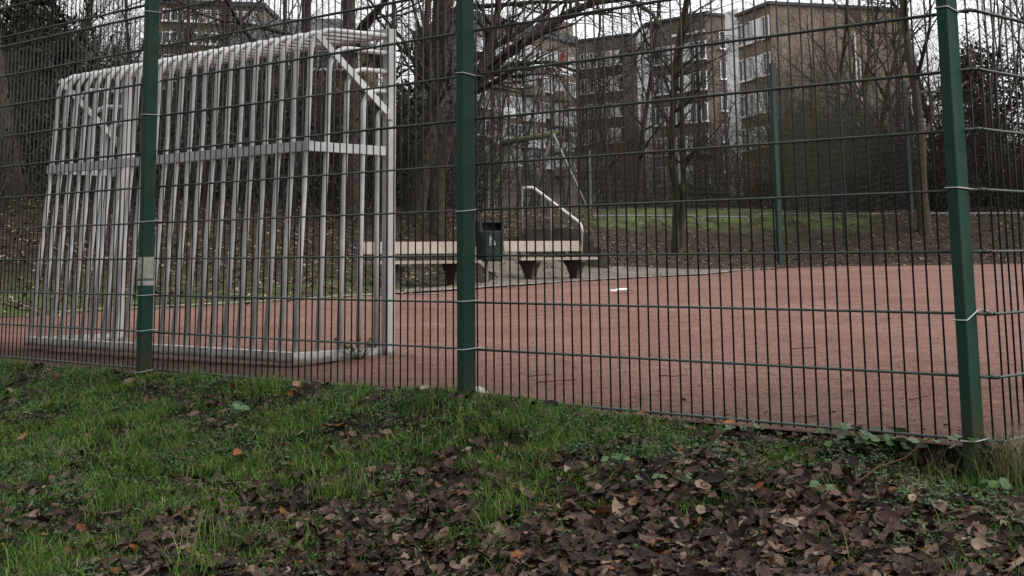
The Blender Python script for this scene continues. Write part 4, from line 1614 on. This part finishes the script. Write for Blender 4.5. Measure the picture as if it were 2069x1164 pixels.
# flatten towards the ground
vv = vs.reshape(-1, 6, 3)
vv[:, :, 2] = P[:, None, 2] + (vv[:, :, 2] - P[:, None, 2]) * .45
tag(fast_mesh('leaf_litter', vv.reshape(-1, 3), q, LITTER, False), kind='stuff')

# ------------------------------------------------------------------ foreground: grass, leaves, herbs
def bank_normal(x, y, e=.04):
    return V((bank_z(x - e, y) - bank_z(x + e, y), bank_z(x, y - e) - bank_z(x, y + e), 2 * e)).normalized()


def leaf_cover(s, q):
    """share of ground hidden by fallen leaves"""
    n1 = noise.noise((s * .9, q * .9, 21)) * .5 + noise.noise((s * 2.4, q * 2.4, 22)) * .35
    u = s - .55 * (q - 1.2)
    base = float(np.interp(u, [1.0, 1.8, 2.3, 2.8, 3.3, 3.8, 4.3, 5.2], [.02, .05, .09, .18, .36, .58, .76, .92]))
    base *= float(np.interp(q, [0, .2, .5, .9, 1.3], [.26, .32, .46, .70, .95]))
    if s > 4.55 and q < .5:
        base *= .45
    elif s > 2.6 and q < .9:
        base *= .62
    return max(0.0, min(1.0, base + n1 * .66 * (1 - abs(base - .5) * 1.2)))


def visible(x, y, z, margin=40):
    d = V((x, y, z - EYE))
    w = d.dot(_f)
    if w < .5:
        return False
    px, py = 1034.5 + FPX * d.dot(CX) / w, -FPX * d.dot(CU) / w
    return -margin * 3 < px < 2069 + margin * 3 and py < 1164 + margin * 4


def blade_mesh(name, roots, lens, widths, azim, bend, mat, tiltdirs=None):
    n = len(roots)
    a = np.stack([np.cos(azim), np.sin(azim), np.zeros(n)], 1)
    b_ = np.stack([-np.sin(azim), np.cos(azim), np.zeros(n)], 1)
    up = np.tile([0, 0, 1.0], (n, 1))
    lv = [0, .36, .7, 1.0]
    wd = [1, .85, .55, .06]
    rows = []
    for t, w in zip(lv, wd):
        c_ = roots + a * (lens * bend * t ** 1.8)[:, None] + up * (lens * t * np.sqrt(np.maximum(.05, 1 - (bend * t * .85) ** 2)))[:, None]
        rows += [c_ - b_ * (widths * w * .5)[:, None], c_ + b_ * (widths * w * .5)[:, None]]
    V_ = np.stack(rows, 1)
    base = np.arange(n)[:, None] * 8
    Q = np.concatenate([base + [0, 1, 3, 2], base + [2, 3, 5, 4], base + [4, 5, 7, 6]], 0)
    return fast_mesh(name, V_.reshape(-1, 3), Q, mat, True)


rng = np.random.default_rng(91)
roots, lens, wid, az, bd = [], [], [], [], []
s_lo, s_hi = -2.4, 5.9
tries = 0
while len(roots) < 88000 and tries < 60000:
    tries += 1
    # tufts
    s = rng.uniform(s_lo, s_hi)
    q = rng.uniform(.0, 3.3)
    p = fpt(s, -q)
    z = bank_z(p.x, p.y)
    if not visible(p.x, p.y, z):
        continue
    cov = leaf_cover(s, q) + (.15 if s > 4.3 else 0)
    if rng.random() < cov * .96 - .03:
        continue
    lush = noise.noise((s * 1.6, q * 1.6, 31))
    if noise.noise((s * 3.1, q * 3.1, 37)) < -.10 and rng.random() < .8:
        continue
    nb = int(rng.uniform(3, 11))
    if s > 4.35 and q < .45 and rng.random() < .7:
        continue
    L = .042 + .040 * lush - (.014 if s > 3.9 else 0) + (.03 if rng.random() < .05 else 0)
    az0 = rng.uniform(0, 6.28)
    for k in range(nb):
        rr = rng.normal(size=2) * .020
        x, y = p.x + rr[0], p.y + rr[1]
        roots.append((x, y, z - .006 + (bank_z(x, y) - z if k % 3 == 0 else 0)))
        lens.append(max(.02, L * rng.uniform(.5, 1.35)))
        wid.append(rng.uniform(.0020, .0044))
        az.append(rng.normal(az0, 1.5))
        bd.append(rng.uniform(.45, 1.1))
for k in range(9000):   # and grass round the corner
    s, q = CORNER + .1 + 3.5 * rng.random(), rng.uniform(-4, 1.0)
    p = fpt(s, -q)
    roots.append((p.x, p.y, bank_z(p.x, p.y) - .005))
    lens.append(rng.uniform(.03, .09))
    wid.append(rng.uniform(.002, .004))
    az.append(rng.uniform(0, 6.28))
    bd.append(rng.uniform(.3, .95))
# deep tufts seen in the picture: (s, q, number, length)
for s, q, n_, L in ((2.05, 1.45, 170, .13), (2.9, 1.55, 120, .14), (3.05, 1.75, 90, .12), (2.45, .25, 150, .09), (2.75, .22, 120, .09), (1.2, .12, 160, .08), (.5, .1, 130, .08), (2.3, 1.9, 110, .11), (1.0, 1.5, 110, .11), (3.6, .35, 60, .06), (2.0, .2, 120, .085), (-.6, .2, 120, .08), (-1.3, .2, 120, .08), (.1, .6, 110, .10), (1.5, .8, 120, .10)):
    for k in range(n_):
        rr = rng.normal(size=2) * .06
        p = fpt(s + rr[0], -max(.02, q + rr[1]))
        roots.append((p.x, p.y, bank_z(p.x, p.y) - .006))
        lens.append(L * rng.uniform(.5, 1.3))
        wid.append(rng.uniform(.002, .004))
        az.append(rng.uniform(0, 6.28))
        bd.append(rng.uniform(.2, .95))
tag(blade_mesh('grass', np.array(roots), np.array(lens), np.array(wid), np.array(az), np.array(bd), GRASS), kind='stuff')

# clover and other tiny broad leaves between the blades
rng = np.random.default_rng(93)
P = []
tries = 0
while len(P) < 15000 and tries < 90000:
    tries += 1
    s, q = rng.uniform(s_lo, s_hi), rng.uniform(.02, 3.2)
    if noise.noise((s * 2.1, q * 2.1, 41)) < rng.uniform(-.15, .55):
        continue
    p = fpt(s, -q)
    z = bank_z(p.x, p.y)
    if not visible(p.x, p.y, z) or rng.random() < leaf_cover(s, q) * .8:
        continue
    for k in range(5 if s > 2.8 and q < .9 else 3):
        rr = rng.normal(size=2) * .014
        P.append((p.x + rr[0], p.y + rr[1], z + rng.uniform(.008, .035)))
P = np.array(P)
vs, q_ = leaf_quads(P, np.tile([0, -.3, 1.0], (len(P), 1)), .0105, rng, .15)
vv = vs.reshape(-1, 6, 3)
vv[:, :, 2] = P[:, None, 2] + (vv[:, :, 2] - P[:, None, 2]) * .55
tag(fast_mesh('ground_cover', vv.reshape(-1, 3), q_, HERB, False), kind='stuff')


# fallen leaves
def leaf_templates(rng, k):
    T = []
    for i in range(k):
        L, W = rng.uniform(.036, .066), rng.uniform(.020, .036)
        curl, fold, twist = rng.uniform(-.6, 2.0), rng.uniform(-.2, .8), rng.uniform(-1.4, 1.4)
        vs = []
        ts_ = [0, .07, .20, .36, .54, .72, .88, 1.0]
        prof = [.05, .46, .84, 1.0, .92, .68, .34, .03]
        jag = rng.uniform(.90, 1.10, 8)
        for t, w, j in zip(ts_, prof, jag):
            x = (t - .5) * L
            for sgn in (-1, -.5, 0, .5, 1):
                y = sgn * W * .5 * w * j
                z = fold * abs(y) * .75 + curl * (x * x) * 9 + twist * x * y * 18 + rng.normal() * .0016
                vs.append((x, y, z))
        T.append(vs)
    return np.array(T)


LQ = np.array([[r * 5 + c_, r * 5 + c_ + 1, (r + 1) * 5 + c_ + 1, (r + 1) * 5 + c_] for r in range(7) for c_ in range(4)])
rng = np.random.default_rng(95)
TPL = leaf_templates(rng, 26)
allv, alln, cnt, tries = [], 0, 0, 0
while cnt < 20000 and tries < 150000:
    tries += 1
    s, q = rng.uniform(s_lo, s_hi), rng.uniform(.03, 3.3)
    p = fpt(s, -q)
    z = bank_z(p.x, p.y)
    if not visible(p.x, p.y, z):
        continue
    cov = leaf_cover(s, q)
    if rng.random() > cov ** 1.15 + .035:
        continue
    nrm = bank_normal(p.x, p.y)
    nrm = (nrm + V(rng.normal(size=3) * (.24 if cov > .5 else .36))).normalized()
    yaw_ = rng.uniform(0, 6.28)
    R = nrm.to_track_quat('Z', 'Y').to_matrix() @ Matrix.Rotation(yaw_, 3, 'Z')
    if rng.random() < .4:
        R = R @ Matrix.Rotation(math.pi, 3, 'X')
    v_ = TPL[rng.integers(0, len(TPL))] * (rng.uniform(.6, 1.1) if rng.random() < .86 else rng.uniform(1.15, 1.6))
    lift = rng.uniform(.006, .014 + .038 * cov)
    w_ = v_ @ np.array(R).T + np.array([p.x, p.y, z + lift])
    allv.append(w_)
    cnt += 1
for k in range(75):
    s, q = 2.4 + 2.6 * rng.random() ** .45, -.03 - .55 * rng.random() ** 2
    if s > CORNER - .05:
        continue
    p = fpt(s, -q)
    nrm = (V((0, 0, 1)) + V(rng.normal(size=3) * .2)).normalized()
    Rm = nrm.to_track_quat('Z', 'Y').to_matrix() @ Matrix.Rotation(rng.uniform(0, 6.28), 3, 'Z')
    allv.append(TPL[rng.integers(0, len(TPL))] * np.array([1, 1, .45]) * rng.uniform(.5, 1.0) @ np.array(Rm).T + np.array([p.x, p.y, .014]))
for k in range(2600):   # round the corner, outside the side fence
    s, q = CORNER + .15 + 3.5 * rng.random(), rng.uniform(-4, 1.2)
    p = fpt(s, -q)
    nrm = (bank_normal(p.x, p.y) + V(rng.normal(size=3) * .3)).normalized()
    Rm = nrm.to_track_quat('Z', 'Y').to_matrix() @ Matrix.Rotation(rng.uniform(0, 6.28), 3, 'Z')
    allv.append(TPL[rng.integers(0, len(TPL))] * rng.uniform(.6, 1.1) @ np.array(Rm).T + np.array([p.x, p.y, bank_z(p.x, p.y) + .02]))
n = len(allv)
V_ = np.concatenate(allv)
Q = (np.arange(n)[:, None, None] * 40 + LQ[None]).reshape(-1, 4)
tag(fast_mesh('fallen_leaves', V_, Q, LEAF, True), kind='stuff')

def bpt(x, y, up=.02):
    """point of the near bank under a pixel, kept on the camera's side of the fence"""
    rr = ray(x, y)
    Y = 3.2
    while Y < 10.5:
        s_, q_ = fence_sq(rr.x * Y, Y)
        if EYE + rr.z * Y <= bank_z(rr.x * Y, Y) or q_ < .035:
            break
        Y += .01
    return V((rr.x * Y, Y, bank_z(rr.x * Y, Y) + up))


# low herbs with rounded leaves, each plant a thing
def herb(x, y, Yhint, n, size, h, label, seed, mat=HERB, name='weed_plant', spread=.06, place_z=None):
    r = random.Random(seed)
    # put the plant on the near bank under pixel (x, y)
    p = bpt(x, y, 0) if place_z is None else place_z
    root = empty(name, p, label, 'plant')
    st = MB()
    lf = MB()
    for k in range(n):
        a = r.uniform(0, 6.28)
        d = V((math.cos(a), math.sin(a), 0)) * spread * r.uniform(.3, 1.3)
        tip = p + d + UPV * (h * r.uniform(.5, 1.1))
        st.tube([p + d * .1, p + d * .6 + UPV * h * .4, tip], .0013, 4)
        # rounded lobed leaf
        tiltv = (UPV + V((r.gauss(0, .4), -.35 + r.gauss(0, .3), 0))).normalized()
        R = tiltv.to_track_quat('Z', 'Y').to_matrix()
        vs = [tip]
        sz = size * r.uniform(.6, 1.2)
        m__ = 12
        for i in range(m__):
            an = 2 * math.pi * i / m__
            rad = sz * (1 + .10 * math.cos(5 * an)) * (.55 if i == 0 else 1)
            vs.append(tip + R @ V((rad * math.cos(an), rad * math.sin(an), .25 * rad * (.5 + .5 * math.cos(2.5 * an)))))
        lf.add([list(v) for v in vs], [(0, 1 + i, 1 + (i + 1) % m__) for i in range(m__)])
    st.build('stem', HERB, root, True)
    lf.build('foliage', mat, root, True)
    return root


herb(1745, 868, 5, 5, .026, .09, 'bright round leaved weed under the bottom wire, left of the larger weed', 201)
herb(1805, 882, 5, 9, .030, .07, 'large round leaved weed cluster left of the foot of the corner post', 202, spread=.09)
herb(1718, 915, 5, 8, .018, .05, 'small green weed in dead leaves, below the bright round leaved weed', 203)
herb(1850, 905, 5, 6, .022, .05, 'dark round leaved weed close to the left of the corner post', 204)
herb(1688, 862, 5, 5, .020, .05, 'pale weed poking through the bottom wire', 205)
herb(2010, 1012, 5, 4, .020, .05, 'yellowish round leaf weed below the corner post at the right edge', 206)
herb(1975, 905, 5, 12, .022, .10, 'ivy like weed at the right side of the corner post', 207, spread=.08)
herb(475, 850, 8, 5, .030, .07, 'small pale green weed standing alone in the left grass', 208)
herb(1400, 985, 5, 7, .014, .04, 'tiny bright green weed among dead leaves in the middle of the bank', 209)
herb(1330, 985, 5, 5, .013, .05, 'tiny green sprig left of the tiny bright weed among dead leaves', 210)
herb(1255, 950, 5, 9, .012, .04, 'clover like weed in the mixed grass right of the middle post', 211)
herb(1490, 885, 5, 9, .014, .05, 'low leafy weed under the bottom wire midway along the right panel', 212)
herb(1660, 1010, 5, 8, .014, .05, 'green sprig in the leaf bed under the right panel', 213)
herb(740, 712, 0, 34, .016, .11, 'leafy weed growing against the goal frame near its front post', 214, IVY, spread=.12, place_z=V((-.93, 8.86, .02)))


def tuft(x, y, n, L, label, seed, mat, spread=.05, bendr=(.3, .95)):
    r = np.random.default_rng(seed)
    p = np.array(list(bpt(x, y, 0)))
    p[2] = 0
    R_ = p + np.concatenate([r.normal(size=(n, 2)) * spread, np.zeros((n, 1))], 1)
    R_[:, 2] = [bank_z(a, b_) - .005 for a, b_ in R_[:, :2]]
    o = blade_mesh('grass_tuft', R_, L * r.uniform(.5, 1.25, n), r.uniform(.0016, .003, n), r.uniform(0, 6.28, n), r.uniform(*bendr, n), mat)
    if mat is GRASS:
        o.name = 'grass'
        return tag(o, kind='stuff')
    return tag(o, label, 'grass tuft')


tuft(2045, 915, 240, .20, 'tall tuft of straw coloured dry grass right of the corner post', 301, DRYGRASS, .05, (.5, 1.1))
tuft(1890, 905, 90, .10, 'tuft of half dry grass left of the foot of the corner post', 302, DRYGRASS, .06)
tuft(1985, 1000, 200, .07, 'green grass tuft below the foot of the corner post', 303, GRASS, .10)
tuft(1890, 990, 220, .065, 'mossy green grass tuft lower left of the corner post', 304, GRASS, .10)
tuft(2060, 990, 240, .13, 'green and straw grass tuft at the right edge below the side fence', 305, GRASS, .10)
tuft(685, 1010, 200, .13, 'bright green grass tuft among dead leaves in the lower middle', 306, GRASS, .05)
tuft(1010, 1050, 130, .14, 'grass tuft with long bent blades in the leaves below the middle post', 307, GRASS, .05)


def single_leaf(x, y, col, size, label, seed, Ymax=10.5, cup=1.0):
    r = np.random.default_rng(seed)
    c_ = bpt(x, y, .035)
    t = leaf_templates(r, 1)[0] * size
    t[:, 2] *= cup
    R = (bank_normal(c_.x, c_.y) + V((r.normal() * .2, -.45, 0))).normalized().to_track_quat('Z', 'Y').to_matrix() @ Matrix.Rotation(r.uniform(0, 6.28), 3, 'Z')
    w_ = t @ np.array(R).T
    m_ = MB()
    m_.add(w_ + np.array(list(c_)), [tuple(f) for f in LQ.tolist()])
    mm = mat_noise('single_leaf_' + str(seed), [(.3, tuple(c * .7 for c in col)), (.7, col)], 40, .6, 4, .2, 90)
    o = m_.build('fallen_leaf', mm, None, True)
    o.location = (0, 0, 0)
    return tag(o, label, 'leaf')


single_leaf(1475, 872, (.30, .12, .03), 1.0, 'orange brown leaf with a yellow edge under the bottom wire of the right panel', 401)
single_leaf(478, 932, (.26, .085, .025), 1.0, 'bright orange leaf in the left grass, largest there', 402)
single_leaf(600, 793, (.30, .15, .075), 1.15, 'pale orange leaf in the grass just below the goal corner', 403)
single_leaf(858, 800, (.30, .24, .18), 1.05, 'pale beige curled leaf left of the foot of the middle post', 404)
single_leaf(45, 900, (.24, .10, .04), 1.1, 'rusty leaf in the grass near the left edge', 405)
single_leaf(1293, 855, (.24, .11, .045), 1.0, 'rusty leaf standing upright by the bottom wire, right of the middle post', 406)
single_leaf(555, 775, (.26, .09, .03), .8, 'small orange leaf on the grass edge below the goal', 407)
single_leaf(1605, 1080, (.20, .145, .105), 1.5, 'large tan leaf on top of the leaf bed below the right panel', 408)
single_leaf(1845, 1032, (.26, .18, .10), .9, 'light tan leaf at the mossy edge left of the corner post', 409)


def twig(pts, r, label):
    m_ = MB()
    m_.tube(pts, [r, r * .9, r * .8, r * .6][:len(pts)], 5)
    return tag(m_.build('fallen_twig', TWIG_RED, None, True), label, 'twig')


twig([bpt(1728, 1000, .03), bpt(1775, 978, .05), bpt(1830, 960, .05), bpt(1880, 930, .07)], .0042, 'long pale curved twig lying in the weeds left of the corner post')
twig([bpt(1770, 990, .02), bpt(1772, 1010, .03), bpt(1780, 1040, .02)], .003, 'short dark twig crossing below the long curved twig')
twig([bpt(1888, 1068, .03), bpt(1930, 1058, .03), bpt(1985, 1050, .03)], .003, 'thin twig on the leaves below the corner post')
twig([bpt(1465, 995, .03), bpt(1480, 1015, .04), bpt(1490, 1030, .03)], .003, 'short twig on the leaf bed in the lower middle right')


def ppt(x, y, up=.004):
    p = gp(x, y)
    return p + V((0, 0, up + .008))


for i, (pts, lab) in enumerate((
        (((1068, 776), (1090, 773), (1112, 771)), 'thin brown twig on the pitch right of the middle post'),
        (((1085, 790), (1130, 786), (1165, 784)), 'longer thin twig on the pitch just below the other twig by the middle post'),
        (((1330, 774), (1365, 776), (1390, 772)), 'thin twig on the pitch behind the middle of the right panel'),
        (((1600, 712), (1632, 709), (1650, 710)), 'dark twig on the open pitch right of centre'),
        (((1840, 832), (1862, 826), (1875, 824)), 'short twig on the pitch left of the corner post'))):
    twig([ppt(*p) for p in pts], .0035, lab)

# litter: crumpled white paper on the pitch, pale stick by the bench
p = gp(1257, 592)
m_ = MB()
r = random.Random(4)
vs, fs = [], []
for j in range(5):
    for i in range(7):
        vs.append((p.x - .16 + .055 * i + r.gauss(0, .006), p.y - .12 + .06 * j + r.gauss(0, .006), p.z + .025 + abs(r.gauss(0, .014)) + (.02 if 2 <= i <= 4 else 0)))
for j in range(4):
    for i in range(6):
        fs.append((j * 7 + i, j * 7 + i + 1, j * 7 + i + 8, j * 7 + i + 7))
m_.add(vs, fs)
tag(m_.build('paper_sheet', PAPER), 'crumpled white sheet of paper lying on the red pitch', 'litter')
m_ = MB()
a, b_ = gp(828, 599), gp(893, 599)
m_.tube([a + UPV * .03, lerp(a, b_, .5) + UPV * .035, b_ + UPV * .03], .012, 6)
tag(m_.build('pale_stick', CONCRETE, None, True), 'pale stick lying on the pitch in front of the left bench', 'stick')

st_ = MB()
c0 = fpt(2.50, .10, .0)
prof = [(-.05, -.04), (.07, -.04), (.065, .008), (.015, .030), (-.045, .060)]
fr_, bk_ = [c0 + FD * a + FN * -.03 + UPV * h for a, h in prof], [c0 + FD * a * .9 + FN * .035 + UPV * (h * .9) for a, h in prof]
st_.add([list(v) for v in fr_ + bk_], [(4, 3, 2, 1, 0), (5, 6, 7, 8, 9)] + [(i, (i + 1) % 5, 5 + (i + 1) % 5, 5 + i) for i in range(5)])
tag(st_.build('kerb_fragment', EDGE_STONE), 'pale broken kerb piece half sunk in the ground at the foot of the middle post', 'stone')

# fine dark and pale crumbs on the cinder
rng = np.random.default_rng(99)
P = []
while len(P) < 1300:
    x, y = rng.uniform(0, 2069), 535 + 330 * rng.random() ** 1.4
    p = gp(x, y)
    s_, q_ = fence_sq(p.x, p.y)
    if q_ > -.1 or edge_dist(p.x, p.y) > -.1:
        continue
    P.append((p.x, p.y, p.z + .006))
P = np.array(P)
vs, q = leaf_quads(P, np.tile([0, 0, 1.0], (len(P), 1)), .011, rng, .2)
vv = vs.reshape(-1, 6, 3)
vv[:, :, 2] = P[:, None, 2] + (vv[:, :, 2] - P[:, None, 2]) * .35
tag(fast_mesh('pitch_debris', vv.reshape(-1, 3), q, LITTER, False), kind='stuff')

# loose grit that gives the cinder its grain near the fence
GRIT = mat_island('cinder_grit', [(0, (.045, .024, .019)), (.45, (.11, .058, .045)), (.8, (.22, .13, .105)), (1, (.36, .26, .22))], .95, .1)
rng = np.random.default_rng(98)
P = []
while len(P) < 15000:
    s_, q_ = rng.uniform(-2.6, 7.5), -.04 - 9 * rng.random() ** 1.7
    p = fpt(s_, -q_)
    if s_ > CORNER - .1 and (p - (FO + FD * CORNER)).dot(N2) < .05:
        continue
    if edge_dist(p.x, p.y) > -.1:
        continue
    P.append((p.x, p.y, pitch_z(p.y) + .004))
P = np.array(P)
P[:, 2] += [noise.noise((a * .5, b_ * .5, 9)) * .012 + .046 * math.exp(-((a + .80) ** 2 + (b_ - 9.02) ** 2) / .10) for a, b_ in P[:, :2]]
vs, q = leaf_quads(P, np.tile([0, 0, 1.0], (len(P), 1)), .0065, rng, .3)
vv = vs.reshape(-1, 6, 3)
vv[:, :, 2] = P[:, None, 2] + np.abs(vv[:, :, 2] - P[:, None, 2]) * .6
tag(fast_mesh('cinder_grit', vv.reshape(-1, 3), q, GRIT, False), kind='stuff')

# ------------------------------------------------------------------ light
w = bpy.data.worlds.new('World')
scene.world = w
w.use_nodes = True
nt = w.node_tree
bg = nt.nodes['Background']
sky = nt.nodes.new('ShaderNodeTexSky')
sky.sky_type = 'NISHITA'
sky.sun_disc = False
sky.sun_elevation = math.radians(42)
sky.sun_rotation = math.radians(105)
sky.dust_density = 4
sky.air_density = 1.0
hs = nt.nodes.new('ShaderNodeHueSaturation')
hs.inputs['Saturation'].default_value = .08
nt.links.new(sky.outputs[0], hs.inputs['Color'])
# overcast: soft cloud brightness over the desaturated sky
tc = nt.nodes.new('ShaderNodeTexCoord')
cn = nt.nodes.new('ShaderNodeTexNoise')
cn.inputs['Scale'].default_value = 2.2
cn.inputs['Detail'].default_value = 5
nt.links.new(tc.outputs['Generated'], cn.inputs['Vector'])
sx = nt.nodes.new('ShaderNodeSeparateXYZ')
nt.links.new(tc.outputs['Generated'], sx.inputs[0])


def math_node(op, a, b_):
    n_ = nt.nodes.new('ShaderNodeMath')
    n_.operation = op
    for i_, v_ in enumerate((a, b_)):
        if isinstance(v_, (int, float)):
            n_.inputs[i_].default_value = v_
        else:
            nt.links.new(v_, n_.inputs[i_])
    return n_.outputs[0]


# cloud cover: brighter towards the zenith and the veiled sun on the right, dimmed left and behind for unseen trees
zen = math_node('MULTIPLY_ADD', math_node('MAXIMUM', sx.outputs['Z'], 0.0), 1.1)
zen.node.inputs[2].default_value = .84
sidew = math_node('MULTIPLY_ADD', sx.outputs['X'], .45)
sidew.node.inputs[2].default_value = 1.0
depw = math_node('MULTIPLY_ADD', sx.outputs['Y'], .26)  # rear sky dimmed in place of unseen trees behind the camera
nt.links.new(sidew, depw.node.inputs[2])
sidew = depw
gain = math_node('MULTIPLY', zen, sidew)
clouds = ramp(nt, cn.outputs['Fac'], [(.3, (8.3, 8.4, 8.6)), (.7, (9.6, 9.6, 9.6))])
gcol = nt.nodes.new('ShaderNodeCombineColor')
for i_ in range(3):
    nt.links.new(gain, gcol.inputs[i_])
cl = mix(nt, .82, hs.outputs[0], mix(nt, 1.0, clouds, gcol.outputs[0], 'MULTIPLY'))
nt.links.new(cl, bg.inputs['Color'])
bg.inputs['Strength'].default_value = .13
sd = bpy.data.lights.new('sun', 'SUN')
sd.energy = 1.5
sd.angle = math.radians(40)
sd.color = (1.0, .97, .92)
so = bpy.data.objects.new('sun', sd)
COL.objects.link(so)
el, azr = math.radians(42), math.radians(105)
dirv = V((math.sin(azr) * math.cos(el), math.cos(azr) * math.cos(el), math.sin(el)))
so.rotation_euler = dirv.to_track_quat('Z', 'Y').to_euler()

scene.view_settings.view_transform = 'Standard'
scene.view_settings.look = 'None'
scene.view_settings.exposure = 0.0
scene.view_settings.gamma = 1.0
scene.cycles.max_bounces = 6
scene.cycles.diffuse_bounces = 3
